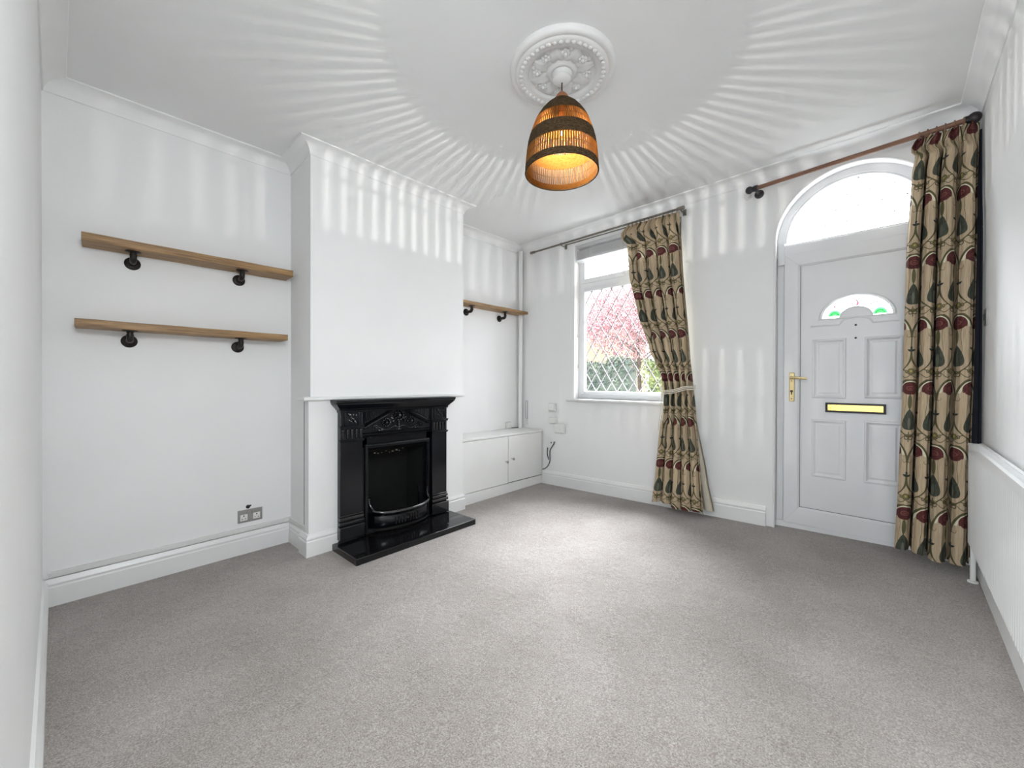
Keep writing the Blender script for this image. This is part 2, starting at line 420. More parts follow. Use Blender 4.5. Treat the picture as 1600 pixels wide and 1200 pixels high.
# offset of a rectilinear wall line to the room side, used for cornice and skirting
def sweep_walls(mb, pts, prof, closed=False, zfun=None):
    # pts run with the room on their right-hand side; prof: (distance from wall, height)
    n = len(pts); pts = [Vector((p[0], p[1])) for p in pts]
    def nrm(a, b): d = (b-a).normalized(); return Vector((d.y, -d.x))
    rings = []
    for i, p in enumerate(pts):
        if closed: n0, n1 = nrm(pts[i-1], p), nrm(p, pts[(i+1) % n])
        else:
            n0 = nrm(pts[i-1], p) if i else nrm(p, pts[1]); n1 = nrm(p, pts[i+1]) if i < n-1 else n0
        k = (n0+n1)/(1+n0.dot(n1))
        z0 = zfun(p.x, p.y) if zfun else 0
        rings.append([(p.x+k.x*d, p.y+k.y*d, z0+h) for d, h in prof])
    if closed: rings.append(rings[0])
    mb.loops(rings, True, not closed, not closed)
cor = [(0, H), (0, H-.076), (.002, H-.076), (.002, H-.073)]
for k in range(9):
    a = PI/2*k/8; cor.append((.006+.074-.074*math.cos(a), H-.073+.065*math.sin(a)))
cor += [(.083, H-.008), (.086, H-.005), (.086, H)]
cm = MB(); sweep_walls(cm, [(0, bwy(0)), (0, BY0), (A, BY0), (A, BY1), (0, BY1), (0, 0), (W, 0), (W, YR), (BWX, YR), (BWX, bwy(BWX))], cor, True)
S(cm.build('trim_4', 'wall', at=(0, 0, 0), smooth=30))

sk = [(0, -.03), (.021, -.03), (.021, .098), (.017, .104), (.017, .110), (.020, .116), (.018, .126), (.012, .133), (.009, .142), (0, .145)]
def skirt(name, pts): mb = MB(); sweep_walls(mb, pts, sk, False, fz); return S(mb.build(name, 'gloss', at=(0, 0, 0), smooth=30))
skirt('baseboard_left', [(0, bwy(0)), (0, BY0), (.30, BY0)])
skirt('baseboard_chimney', [(.28, CY0), (F, CY0), (F, -2.306)])
skirt('baseboard_hearth', [(F, -1.41), (F, CY1), (.353, CY1)])
skirt('baseboard_front', [(.352, 0), (1.4, 0), (2.503, 0)])
skirt('baseboard_right', [(W, 0), (W, -2), (W, -3.6)])
skirt('baseboard_back', [(BWX, bwy(BWX)), (1.2, bwy(1.2)), (.02, bwy(.02))])
tr = MB(); sweep_walls(tr, [(0, -3.635), (0, BY0), (.325, BY0)], [(0, .151), (.016, .151), (.016, .176), (.014, .178), (0, .178)], False, fz)
S(tr.build('trim_5', 'trunking', at=(0, 0, 0), smooth=0))
# painted pipe in the corner by the window
pb = MB(); pb.tube([(.048, -.046, .585), (.048, -.046, H-.06)], .026, 16)
S(pb.build('trim_6', 'gloss', at=(0, 0, 0)))

# ------------------------------------------------------------------ window
win = struct('window_1', ((WX0+WX1)/2, .12, WZ0))
FY0, FY1 = .085, .155
GX0, GX1 = WX0+.072, WX1-.072
ZT0, ZT1 = 2.085, 2.175           # transom
fr = MB(); fr.box(WX0, WX0+.032, FY0, FY1, WZ0, WZ1).box(WX1-.032, WX1, FY0, FY1, WZ0, WZ1)
fr.box(WX0+.032, WX1-.032, FY0, FY1, WZ0, WZ0+.045).box(WX0+.032, WX1-.032, FY0, FY1, WZ1-.05, WZ1).box(WX0+.032, WX1-.032, FY0, FY1, ZT0+.02, ZT1-.02)
fr.build('window_frame', 'upvc', win, bevel=.004)
def sash(x0, x1, z0, z1, w, y0, y1, name):
    b = MB(); b.box(x0, x0+w, y0, y1, z0, z1).box(x1-w, x1, y0, y1, z0, z1).box(x0+w, x1-w, y0, y1, z0, z0+w).box(x0+w, x1-w, y0, y1, z1-w, z1)
    return b.build(name, 'upvc', win, bevel=.005)
sash(WX0+.028, WX1-.028, WZ0+.040, ZT0+.022, .040, .080, .13, 'lower_sash')
sash(WX0+.028, WX1-.028, ZT1-.022, WZ1-.048, .048, .074, .13, 'top_light_sash')
LG = (WX0+.066, WX1-.066, WZ0+.078, ZT0-.016); TG = (WX0+.074, WX1-.074, ZT1+.024, WZ1-.095)
MB().box(LG[0], LG[1], .094, .098, LG[2], LG[3]).build('lower_pane', 'glass', win, smooth=0)
MB().box(TG[0], TG[1], .094, .098, TG[2], TG[3]).build('top_pane', 'glass', win, smooth=0)
ldm = MB(); dx, dz = .118, .186; sl = dz/dx
def clip_line(x0, z0, s, G):
    pts = []
    for xx in (G[0], G[1]):
        zz = z0+s*(xx-x0)
        if G[2] <= zz <= G[3]: pts.append((xx, zz))
    for zz in (G[2], G[3]):
        xx = x0+(zz-z0)/s
        if G[0] < xx < G[1]: pts.append((xx, zz))
    return pts[:2] if len(pts) >= 2 else None
for k in range(-18, 22):
    for s_ in (sl, -sl):
        p = clip_line(LG[0]+.02+k*dx, LG[2], s_, LG)
        if p:
            (xa, za), (xb, zb) = p; L = math.hypot(xb-xa, zb-za)
            if L < .02: continue
            nxv, nzv = -(zb-za)/L*.0035, (xb-xa)/L*.0035
            ldm.hexa([(xa-nxv, .0925, za-nzv), (xb-nxv, .0925, zb-nzv), (xb-nxv, .0995, zb-nzv), (xa-nxv, .0995, za-nzv)],
                     [(xa+nxv, .0925, za+nzv), (xb+nxv, .0925, zb+nzv), (xb+nxv, .0995, zb+nzv), (xa+nxv, .0995, za+nzv)])
stuff(ldm.build('lead_lattice', 'lead', win, smooth=0))
MB().box(WX0-.07, WX1+.07, -.055, .09, .926, .95).build('sill_board', 'gloss', win, bevel=.006)
wh = MB(); wh.box(1.28, 1.38, .052, .068, ZT1+.002, ZT1+.022).box(1.31, 1.33, .05, .075, ZT1-.006, ZT1+.026); wh.build('window_latch', 'upvc', win, bevel=.004)

# venetian blind pulled up under the window head
bl = thing('venetian_blind', ((WX0+WX1)/2, .04, 2.37), 'white slatted blind pulled right up at the top of the leaded window', 'blind')
MB().box(WX0+.012, WX1-.012, .018, .062, 2.512, 2.543).build('headrail', 'blind', bl, bevel=.003)
for k in range(14):
    z = 2.395+k*.0066
    MB().box(WX0+.016, WX1-.016, .014, .064, z, z+.003).build('slat', 'blind', bl, smooth=0)
MB().box(WX0+.014, WX1-.014, .012, .066, 2.37, 2.391).build('bottom_rail', 'blind', bl, bevel=.004)
ct = MB()
for x in (WX0+.16, 1.32, WX1-.16): ct.tube([(x, .012, 2.372), (x, .012, 2.515)], .0015, 6)
stuff(ct.build('ladder_cord', 'string', bl))
ct = MB(); ct.tube([(WX0+.03, .03, 2.5), (WX0+.03, .028, 1.3)], .0015, 6); ct.lathe([(.004, 0), (.006, .01), (.003, .035)], (WX0+.03, .028, 1.27), 8)
ct.tube([(WX0+.02, .03, 2.5), (WX0+.02, .028, 1.62)], .0015, 6); ct.lathe([(.004, 0), (.006, .01), (.003, .035)], (WX0+.02, .028, 1.59), 8)
ct.build('pull_cord', 'string', bl)

# ------------------------------------------------------------------ front door
dr = struct('door_1', (DCX, .12, fz(DCX, .1)))
zf = fz(DX0, .1)-.01
jm = MB(); jm.box(DX0+.001, DX0+.045, .085, .16, zf+.05, DZS).box(DX1-.045, DX1-.001, .085, .16, zf+.05, DZS).box(DX0+.045, DX1-.045, .086, .16, 2.062, 2.132).box(DX0+.001, DX1-.001, .07, .2, zf, zf+.05)
jm.build('door_frame', 'upvc', dr, bevel=.004)
LX0, LX1, LZ0, LZ1 = DX0+.048, DX1-.048, zf+.05, 2.060
PX0, PX1, PZ0, PZ1 = LX0+.095, LX1-.095, .222, 1.985
y0, y1 = .066, .13
def mitre(mb, x0, x1, z0, z1, w, wb_, ya, yb, cham=.012):
    # frame of four mitred rails with a sloping inner bead
    o = [(x0, z0), (x1, z0), (x1, z1), (x0, z1)]; i = [(x0+w, z0+wb_), (x1-w, z0+wb_), (x1-w, z1-w), (x0+w, z1-w)]
    i2 = [(x0+w-cham, z0+wb_-cham), (x1-w+cham, z0+wb_-cham), (x1-w+cham, z1-w+cham), (x0+w-cham, z1-w+cham)]
    mid = (ya+yb)/2
    for k in range(4):
        l = (k+1) % 4
        mb.loops([[(o[k][0], yb, o[k][1]), (o[k][0], ya, o[k][1]), (i2[k][0], ya, i2[k][1]), (i[k][0], ya+cham*.8, i[k][1]), (i[k][0], yb, i[k][1])],
                  [(o[l][0], yb, o[l][1]), (o[l][0], ya, o[l][1]), (i2[l][0], ya, i2[l][1]), (i[l][0], ya+cham*.8, i[l][1]), (i[l][0], yb, i[l][1])]])
    return mb
mitre(MB(), LX0, LX1, LZ0, LZ1, PX0-LX0, PZ0-LZ0, y0, y1).build('leaf_frame', 'upvc', dr, bevel=.0015, segs=1)
gs = MB()
for (xa, xb, za, zb) in ((PX0-.002, PX0+.003, PZ0, PZ1), (PX1-.003, PX1+.002, PZ0, PZ1), (PX0, PX1, PZ1-.003, PZ1+.002), (PX0, PX1, PZ0-.002, PZ0+.003)): gs.box(xa, xb, .0765, .082, za, zb)
gs.build('glazing_seal', 'seal', dr, smooth=0)
# infill panel with the sunburst light cut out of it
SX, SZ = 2.998, 1.572; RO, RI = .172, .084
YP = .084
pn = MB(); ns = 36
SB = SZ; ST = SZ+.16
def rad_pt(r, k, n=ns): a = PI*k/n; return (SX-r*math.cos(a)*1.04, SZ+r*.82*math.sin(a))
pn.box(PX0, PX1, YP, .125, PZ0, SZ); 
pn.box(PX0, SX-RO*1.04, YP, .125, SZ, ST+.02); pn.box(SX+RO*1.04, PX1, YP, .125, SZ, ST+.02); pn.box(PX0, PX1, YP, .125, ST+.02, PZ1)
for k in range(ns):
    (xa, za), (xb, zb) = rad_pt(RO, k), rad_pt(RO, k+1)
    pn.hexa([(xa, YP, za), (xb, YP, zb), (xb, .125, zb), (xa, .125, za)], [(xa, YP, ST+.02), (xb, YP, ST+.02), (xb, .125, ST+.02), (xa, .125, ST+.02)])
    (xa, za), (xb, zb) = rad_pt(RI, k), rad_pt(RI, k+1)
    pn.hexa([(xa, YP, SZ), (xb, YP, SZ), (xb, .125, SZ), (xa, .125, SZ)], [(xa, YP, za), (xb, YP, zb), (xb, .125, zb), (xa, .125, za)])
pn.build('door_panel', 'upvc', dr, smooth=0)
def band(ra, rb, ya, yb, mat, name, n=ns, parent=dr):
    mb = MB()
    for k in range(n):
        p = [rad_pt(ra, k, n), rad_pt(ra, k+1, n), rad_pt(rb, k+1, n), rad_pt(rb, k, n)]
        mb.hexa([(x, ya, z) for x, z in p], [(x, yb, z) for x, z in p])
    return mb.build(name, mat, parent, smooth=40)
sun_ = band(RI-.002, RO+.004, .104, .107, 'glass', 'sunburst_pane')
mo = MB()
mo.tube([(*[rad_pt(RO+.012, k)[0]], YP, rad_pt(RO+.012, k)[1]) for k in range(ns+1)], .007, 8)
mo.tube([(rad_pt(RI-.006, k)[0], YP, rad_pt(RI-.006, k)[1]) for k in range(ns+1)], .005, 8)
# stepped moulding under the light
zz = SZ-.045
pth = [(PX0+.06, YP, zz-.004), (SX-.085, YP, zz-.004)]+[(SX-.085+.03*(k/6), YP, zz-.004+.034*math.sin(PI/2*k/6)) for k in range(1, 7)]
pth += [(SX-.055+.11*(k/8), YP, zz+.03+.01*math.sin(PI*k/8)) for k in range(1, 9)]+[(SX+.055+.03*(k/6), YP, zz+.03-.034*(1-math.cos(PI/2*k/6))) for k in range(1, 7)]+[(PX1-.05, YP, zz-.004)]
mo.tube(pth, .0055, 8); mo.tube([(SX-RO*1.04-.02, YP, SZ-.005), (SX+RO*1.04+.02, YP, SZ-.005)], .005, 8)
mo.build('sunburst_moulding', 'upvc', dr)
for (cx, cz) in ((SX-.113, SZ+.012), (SX+.120, SZ+.006)):
    def half(rx, rz, qx, qz, ya, yb, mat):
        mb = MB(); n = 16
        for k in range(n):
            a0, a1 = PI*k/n, PI*(k+1)/n
            P4 = [(cx-rx*math.cos(a0), cz+rz*math.sin(a0)), (cx-rx*math.cos(a1), cz+rz*math.sin(a1)), (cx-qx*math.cos(a1), cz+qz*math.sin(a1)), (cx-qx*math.cos(a0), cz+qz*math.sin(a0))]
            mb.add([(x, ya, z) for x, z in P4], [(0, 1, 2, 3)])
        return mb.build('green_fan_glass', mat, sun_, smooth=0)
    half(.036, .042, .010, .004, .1030, .1034, 'greenglass2')
    half(.027, .030, .019, .021, .1005, .1009, 'greenglass')
    mb = MB()
    for a in (.55, 1.05, 1.57, 2.1, 2.6): mb.tube([(cx-.008*math.cos(a), .0995, cz+.008*math.sin(a)), (cx-.021*math.cos(a), .0995, cz+.024*math.sin(a))], .0016, 5)
    mb.build('fan_vein', 'greenglass', sun_, smooth=0)
# pink scrolls in the coloured glass
def px_to_door(px, py): return (SX-.002+(px-785)*.000351, SZ+((535-py)-(px-785)*.10)*.00046)
scr = MB()
def scroll(pts, r=.0021):
    pp = [px_to_door(*p) for p in pts]; q = []
    for i in range(len(pp)-1):
        p0, p1, p2, p3 = pp[max(i-1, 0)], pp[i], pp[i+1], pp[min(i+2, len(pp)-1)]
        for k in range(5):
            t = k/5
            q.append(tuple(.5*((2*p1[c])+(-p0[c]+p2[c])*t+(2*p0[c]-5*p1[c]+4*p2[c]-p3[c])*t*t+(-p0[c]+3*p1[c]-3*p2[c]+p3[c])*t**3) for c in (0, 1)))
    q.append(pp[-1]); scr.tube([(x, .1015, z) for x, z in q], r, 6)
scroll([(700, 262), (735, 258), (780, 285), (812, 322), (800, 362), (765, 378), (735, 355), (740, 338)], .0028)
scroll([(800, 300), (826, 335), (812, 365), (785, 372)], .0028)
scroll([(710, 375), (655, 378), (615, 388), (570, 405), (530, 428), (490, 438), (465, 420), (480, 395), (520, 385), (550, 410)])
scroll([(390, 400), (430, 385), (465, 380), (480, 410)]); scroll([(440, 370), (465, 400), (460, 420)])
scroll([(930, 352), (970, 370), (1010, 355), (1060, 318), (1100, 325), (1108, 350), (1080, 380), (1035, 392), (1005, 370), (1015, 335), (1050, 318)])
scroll([(1080, 340), (1105, 305), (1150, 315), (1190, 330)]); scroll([(945, 390), (985, 360), (975, 330), (1000, 320)])
scr.build('pink_glass_scroll', 'pinkglass', sun_)
# four raised panels
def raised(x0, x1, z0, z1):
    rings = []
    for ins, yy in ((0, YP), (.004, YP-.008), (.012, YP-.010), (.020, YP-.003), (.028, YP+.001), (.034, YP-.001), (.040, YP-.004)):
        rings.append([(x0+ins, yy, z0+ins), (x1-ins, yy, z0+ins), (x1-ins, yy, z1-ins), (x0+ins, yy, z1-ins)])
    return MB().loops(rings, True, False, True).build('raised_panel', 'upvc', dr, smooth=0)
for (x0, x1, z0, z1) in ((2.764, 2.95, 1.014, 1.428), (3.043, 3.23, 1.02, 1.428), (2.762, 2.952, .455, .864), (3.043, 3.234, .458, .872)): raised(x0, x1, z0, z1)
lb = MB(); mitre(lb, 2.840, 3.150, .918, .984, .012, .012, YP-.012, YP+.004, .004)
lbf = lb.build('letterbox_frame', 'black', dr, bevel=.0015)
MB().box(2.850, 3.140, YP-.009, YP+.002, .928, .974).build('letterbox_flap', 'brass', lbf, bevel=.003)
for z in (1.512, 1.425): MB().lathe([(.0065, 0), (.0065, -.004), (.003, -.006)], (2.998, YP, z), 10, 'y').build('bolt_cap', 'black', dr)
hp = MB(); hp.box(2.631, 2.664, y0-.008, y0+.002, .985, 1.196)
hpo = hp.build('handle_plate', 'brass_pale', dr, bevel=.005)
lv = MB(); lv.lathe([(.013, 0), (.013, -.012), (.009, -.016), (.009, -.045)], (2.647, y0-.006, 1.158), 14, 'y')
lv.tube([(2.642, y0-.046, 1.158), (2.66, y0-.05, 1.158), (2.70, y0-.05, 1.156), (2.742, y0-.048, 1.152)], [.0095, .010, .009, .0085], 12)
lv.build('handle_lever', 'brass_pale', hpo)
ky = MB(); ky.lathe([(.009, 0), (.009, -.004)], (2.647, y0-.008, 1.06), 12, 'y'); ky.box(2.6435, 2.6505, y0-.012, y0-.008, 1.035, 1.056); ky.build('keyhole', 'black', hpo)
kk = MB(); kk.lathe([(.004, 0), (.004, -.002)], (2.647, y0-.008, 1.006), 8, 'y'); kk.lathe([(.004, 0), (.004, -.002)], (2.647, y0-.008, 1.135), 8, 'y'); kk.build('plate_screw', 'pipe', hpo)
kp = MB(); kp.box(DX0+.012, DX0+.05, .052, .07, 1.99, 2.052); kp.build('frame_catch', 'upvc', dr, smooth=0)

# arched light over the door
fan = struct('window_2', (DCX, .12, 2.13))
def arch_band(mb, ra, rb, ya, yb, zc, n=40):
    for k in range(n):
        a0, a1 = PI*k/n, PI*(k+1)/n
        q = [(DCX-ra*math.cos(a0), zc+ra*math.sin(a0)), (DCX-ra*math.cos(a1), zc+ra*math.sin(a1)), (DCX-rb*math.cos(a1), zc+rb*math.sin(a1)), (DCX-rb*math.cos(a0), zc+rb*math.sin(a0))]
        mb.hexa([(x, ya, z) for x, z in q], [(x, yb, z) for x, z in q])
    return mb
arch_band(MB(), DR, DR-.045, .085, .16, DZS).build('arch_frame', 'upvc', fan, smooth=50)
ab = arch_band(MB(), DR-.043, DR-.058, .093, .15, DZS); ab.box(DCX-DR+.043, DCX+DR-.043, .093, .15, 2.128, 2.142)
ab.build('glazing_bead', 'upvc', fan, smooth=50)
g = MB(); gr_ = DR-.055; pts = [(DCX-gr_, 2.138)]+[(DCX-gr_*math.cos(PI*k/40), DZS+gr_*math.sin(PI*k/40)) for k in range(41)]+[(DCX+gr_, 2.138)]
g.prism(pts, 'y', .119, .123); g.build('arch_pane', 'glass', fan, smooth=0)
ll = MB(); dots = MB()
def archtop(x): return DZS+math.sqrt(max(0, gr_**2-(x-DCX)**2))
for k in range(-8, 9):
    for s_ in (sl, -sl):
        xk = DCX+.03+k*dx; q = []
        for i in range(121):
            z = 2.14+.40*i/120; x = xk+(z-2.14)/s_
            if abs(x-DCX) < gr_ and z < archtop(x): q.append((x, .1165, z))
        if len(q) > 3: ll.tube([q[0], q[-1]], .0009, 4)
for i in range(-8, 9):
    for j in range(0, 6):
        x = DCX+.03+i*dx/2; z = 2.14+j*dz/2
        if (i+j) % 2 == 0 and abs(x-DCX) < gr_-.01 and z < archtop(x)-.004: dots.ball((x, .1165, z), .0056, 8, (1, .5, 1))
stuff(ll.build('lead_lattice', 'lead', fan)); stuff(dots.build('solder_dot', 'lead', fan))

# ------------------------------------------------------------------ fireplace
fp = thing('fireplace', (F, -1.855, .02), 'black gloss cast iron fireplace with floral frieze set into white chimney breast', 'fireplace')
ZH = .028
y_0, y_1 = -2.302, -1.405
P0, P1 = y_0+.158, y_1-.145       # inner edges of the pilasters
# mantel shelf: stepped and hollow moulded
sh = MB()
def wrap(prof, ya, yb, mb):
    # prof (projection from casing, z): returns on both ends
    rings = [[(F, ya-p, z), (F+p+.05, ya-p, z), (F+p+.05, yb+p, z), (F, yb+p, z)] for p, z in prof]
    mb.loops(rings)
wrap([(.012, .905), (.014, .922), (.022, .926), (.025, .935), (.036, .945), (.05, .962), (.053, .966), (.055, .974), (.058, .976), (.058, .994)], y_0+.008, y_1-.008, sh)
sh.build('mantel_shelf', 'iron', fp, smooth=50, bevel=.0015, segs=1)
def pilaster(ya, yb):
    mb = MB(); mb.box(F, F+.05, ya, yb, ZH, .93)
    ob = mb.build('pilaster', 'iron', fp, bevel=.003)
    c = MB()
    for z0_, z1_, p in ((.795, .806, .010), (.806, .814, .014), (.700, .708, .009), (.708, .716, .012)): c.box(F+.02, F+.05+p, ya-p*.6, yb+p*.6, z0_, z1_)
    c.build('capital_moulding', 'iron', ob, bevel=.002)
    c = MB()
    for z0_, z1_, p in ((.185, .194, .006), (.160, .180, .012), (.128, .150, .016), (ZH, .118, .02)): c.box(F+.02, F+.05+p, ya-p*.5, yb+p*.5, z0_, z1_)
    c.build('base_moulding', 'iron_bright', ob, bevel=.004)
    n = 5; wdt = (yb-ya)/n
    for k in range(n):
        yc = ya+wdt*(k+.5)
        d = MB(); d.lathe([(.002, .720), (.006, .733), (.0055, .745), (.009, .757), (.0075, .77), (.0105, .779), (.0095, .787), (.003, .791)], (F+.052, yc, 0), 10)
        d.build('drop_ornament', 'iron_bright', ob)
    # square panel with a spray
    q = MB(); yc = (ya+yb)/2; zc = .866
    for (a, b, c_, d_) in ((-.052, -.044, -.05, .05), (.044, .052, -.05, .05), (-.052, .052, -.052, -.044), (-.052, .052, .044, .052)): q.box(F+.045, F+.057, yc+a, yc+b, zc+c_, zc+d_)
    q.build('square_border', 'iron', ob, bevel=.003)
    q = MB()
    for t in range(7): q.ball((F+.054, yc-.027+.009*t, zc+.03-.0105*t+.004*math.sin(t*2)), .0085 if t in (1, 5) else .006, 8)
    for t in range(3): q.ball((F+.053, yc-.012+.02*t, zc+.022-.002*t), .007, 8); q.ball((F+.053, yc-.02+.012*t, zc-.016-.008*t), .006, 8)
    q.build('floral_spray', 'iron_bright', ob)
pilaster(y_0, P0); pilaster(P1, y_1)
# frieze slab, reeded spandrels, gable moulding, flowers
fr_ = MB(); fr_.box(F, F+.028, P0, P1, .715, .93); fro = fr_.build('frieze', 'iron', fp)
yl, yr_ = P0+.01, P1-.01; ym = (P0+P1)/2; ap0, ap1 = ym-.07, ym+.07
zl, za_ = .795, .895
for side in (-1, 1):
    rd = MB(); n = 13
    for k in range(n):
        yy = (yl+.012+(ap0-.03-yl)*k/n) if side < 0 else (yr_-.012-(yr_-ap1-.03)*k/n)
        zb_ = zl+.012+(za_-zl)*(k/n)
        if zb_ < .915: rd.tube([(F+.029, yy, zb_+.012), (F+.031, yy, .918)], .0058, 6)
    stuff(rd.build('reeding', 'iron', fro))
gm = MB()
def bar(pa, pb, w, d0, d1, mb):
    pa, pb = Vector((0, *pa)), Vector((0, *pb)); dd = (pb-pa).normalized(); nn = Vector((0, -dd.z, dd.y))
    prof = [(-w, d0), (-w, d1*.5+d0*.5), (-w*.5, d1), (w*.1, d1*.8+d0*.2), (w*.4, d1), (w, d1*.6+d0*.4), (w, d0)]
    mb.loops([[Vector((F+d, 0, 0))+p+nn*o_ for o_, d in prof] for p in (pa-dd*w*.4, pb+dd*w*.4)])
bar((ap0, .925), (ap0, za_), .013, .02, .05, gm); bar((ap1, .925), (ap1, za_), .013, .02, .05, gm)
bar((yl+.01, zl), (ap0, za_), .014, .02, .052, gm); bar((ap1, za_), (yr_-.01, zl), .014, .02, .052, gm)
bar((P0, .795), (yl+.03, .795), .012, .02, .05, gm); bar((yr_-.03, .795), (P1, .795), .012, .02, .05, gm)
bar((P0, .722), (P1, .722), .009, .02, .046, gm); bar((P0, .745), (P1, .745), .006, .02, .036, gm)
gm.build('gable_moulding', 'iron_bright', fro, smooth=25)
def flower(yc, zc, r):
    mb = MB(); mb.ball((F+.042, yc, zc), r*.36, 10)
    mb.lathe([(r*.58, .026), (r*.74, .048), (r*.90, .026)], (F, yc, zc), 18, 'x', False, False)
    for k in range(10):
        a = 2*PI*k/10; mb.ball((F+.036, yc+r*.98*math.cos(a), zc+r*.98*math.sin(a)), r*.23, 8)
    for k in range(6):
        a = 2*PI*k/6; mb.ball((F+.031, yc+r*.5*math.cos(a), zc+r*.5*math.sin(a)), r*.15, 6)
    return mb.build('flower', 'iron_bright', fro)
flower(ym+.002, .865, .036); flower(ym-.105, .815, .028); flower(ym+.11, .815, .028); flower(ym-.19, .782, .018); flower(ym+.19, .782, .018)
vn = MB()
for sg in (-1, 1):
    vn.tube([(F+.03, ym+sg*t, .77+.012*math.sin(t*45)) for t in [.01*i for i in range(0, 22)]], .0055, 6)
    for t in (.05, .075, .145, .165): vn.ball((F+.036, ym+sg*t, .79+.03*math.sin(t*30)), .010, 8, (1, .9, 1.0))
    vn.tube([(F+.03, ym+sg*.04, .835), (F+.031, ym+sg*.065, .85), (F+.03, ym+sg*.07, .83), (F+.03, ym+sg*.05, .815)], .0035, 6)
for k in range(5): vn.ball((F+.032, ym, .758+.018*k), .008-.0006*k, 8, (1, 1.2, 1.4))
for k in range(4): vn.ball((F+.031, ym-.018+.012*k, .757), .0055, 6)
stuff(vn.build('vine_ornament', 'iron_bright', fro))
# inner plate and sloping frame round the fire opening
I0, I1, IZ = -2.118, -1.566, .664
pl = MB(); pl.box(F, F+.018, P0, I0+.02, ZH, .716).box(F, F+.018, I1-.02, P1, ZH, .716).box(F, F+.018, P0, P1, IZ-.02, .716)
pl.build('back_plate', 'iron', fp)
ins = MB(); q0, q1, qz = I0+.055, I1-.022, .600
prof = [(0, F+.015), (.004, F+.036), (.012, F+.040), (.018, F+.03), (.03, F+.028), (1.0, F-.02), (1.0, F-.06)]
def ring_at(t):
    ya = I0+(q0-I0)*t; yb = I1+(q1-I1)*t; z = IZ+(qz-IZ)*t
    return ya, yb, z
paths = []
for t, xx in [(0, F+.012), (.05, F+.036), (.2, F+.042), (.3, F+.034), (.42, F+.032), (1, F-.028)]:
    ya, yb, z = ring_at(t); paths.append([(xx, ya, ZH), (xx, ya, z), (xx, yb, z), (xx, yb, ZH)])
ins.loops(paths, False, False, False); ins.build('opening_frame', 'iron_satin', fp, smooth=20)
bx = MB(); bx.box(.085, .10, OY0, OY1, 0, OZ).box(.10, F-.004, OY0, OY0+.012, 0, OZ).box(.10, F-.004, OY1-.012, OY1, 0, OZ).box(.10, F-.004, OY0+.012, OY1-.012, OZ-.02, OZ).box(.085, F+.03, OY0, OY1, -.02, ZH+.004)
bx.build('firebox', 'soot', fp, smooth=0)
fk = MB()
for k in range(9):
    yy = -2.0+.03*k+random.uniform(-.006, .006); zz_ = .585-random.uniform(0, .02)+.0012*k; s_ = random.uniform(.004, .009)
    fk.hexa([(F-.05, yy-s_, zz_-s_*.4), (F-.05, yy+s_, zz_-s_*.7), (F-.046, yy+s_, zz_-s_*.7), (F-.046, yy-s_, zz_-s_*.4)], [(F-.05, yy-s_*.6, zz_+s_*.5), (F-.05, yy+s_*.8, zz_+s_*.4), (F-.046, yy+s_*.8, zz_+s_*.4), (F-.046, yy-s_*.6, zz_+s_*.5)])
stuff(fk.build('paint_flake', 'fleck', fp, smooth=0))
# bow-fronted grate
gc = (q0+q1)/2; gh = (q1-q0)/2+.012
def bow(t, bulge, x0=F-.005): return x0+bulge*math.sqrt(max(0, 1-t**2))**.8
rings = []
N = 36; prof = [(.120, .046), (.128, .054), (.135, .066), (.136, .085), (.134, .105), (.128, .125), (.118, .14)]
mb = MB()
for k in range(N+1):
    t = -1+2*k/N; yy = gc+gh*t
    rings.append([(bow(t, p), yy, z) for p, z in prof]+[(bow(t, p)-.014, yy, z) for p, z in reversed(prof)])
mb.loops(rings); 
fret = mb.build('grate_fret', 'iron', fp, smooth=50)
mb = MB()
for k in range(N+1):
    pass
rail = []; 
for k in range(N+1):
    t = -1+2*k/N; rail.append((bow(t, .138), gc+gh*t*1.0, .158+.020*abs(t)**4))
pts_ = [(F+.012, gc-gh-.004, .262), (F+.013, gc-gh-.002, .225)]+rail[1:-1]+[(F+.013, gc+gh+.002, .225), (F+.012, gc+gh+.004, .262)]
mb.tube(pts_, [.009, .011]+[.0155]*(len(pts_)-4)+[.011, .009], 12)
for s_ in (-1, 1): mb.lathe([(.009, 0), (.016, .003), (.016, .009), (.006, .014)], (F+.012, gc+s_*(gh+.004), .258), 12)
mb.build('grate_rail', 'iron_bright', fp)
mb = MB()
for k in range(N+1):
    t = -1+2*k/N
rings = [[(bow(-1+2*k/N, .130)+a, gc+gh*(-1+2*k/N), .146+b) for a, b in ((0, -.01), (.006, -.004), (.006, .006), (-.01, .01), (-.014, -.006))] for k in range(N+1)]
mb.loops(rings); mb.build('grate_lip', 'iron', fp, smooth=40)
mb = MB()
for k in range(9):
    t = -.38+.76*k/8
    if k == 4: continue
    mb.tube([(bow(t, .1355)+.001, gc+gh*t, .068), (bow(t, .1365)+.001, gc+gh*t, .09), (bow(t, .132)+.002, gc+gh*t, .118)], .0052, 8)
mb.ball((bow(0, .137), gc, .094), .009, 8)
stuff(mb.build('fret_rib', 'soot', fp))
for yy in (gc-gh+.02, gc+gh-.035):
    MB().lathe([(.006, .02), (.006, .262), (.011, .266), (.011, .274), (.004, .28)], (F-.055, yy, 0), 10).build('grate_post', 'iron', fp)
ash = MB()
rings = [[(bow(-1+2*k/N, .12)+a, gc+gh*.98*(-1+2*k/N), z) for a, z in ((0, ZH), (0, .05), (-.02, .05), (-.02, ZH))] for k in range(N+1)]
ash.loops(rings); ash.build('ash_plinth', 'soot', fp)

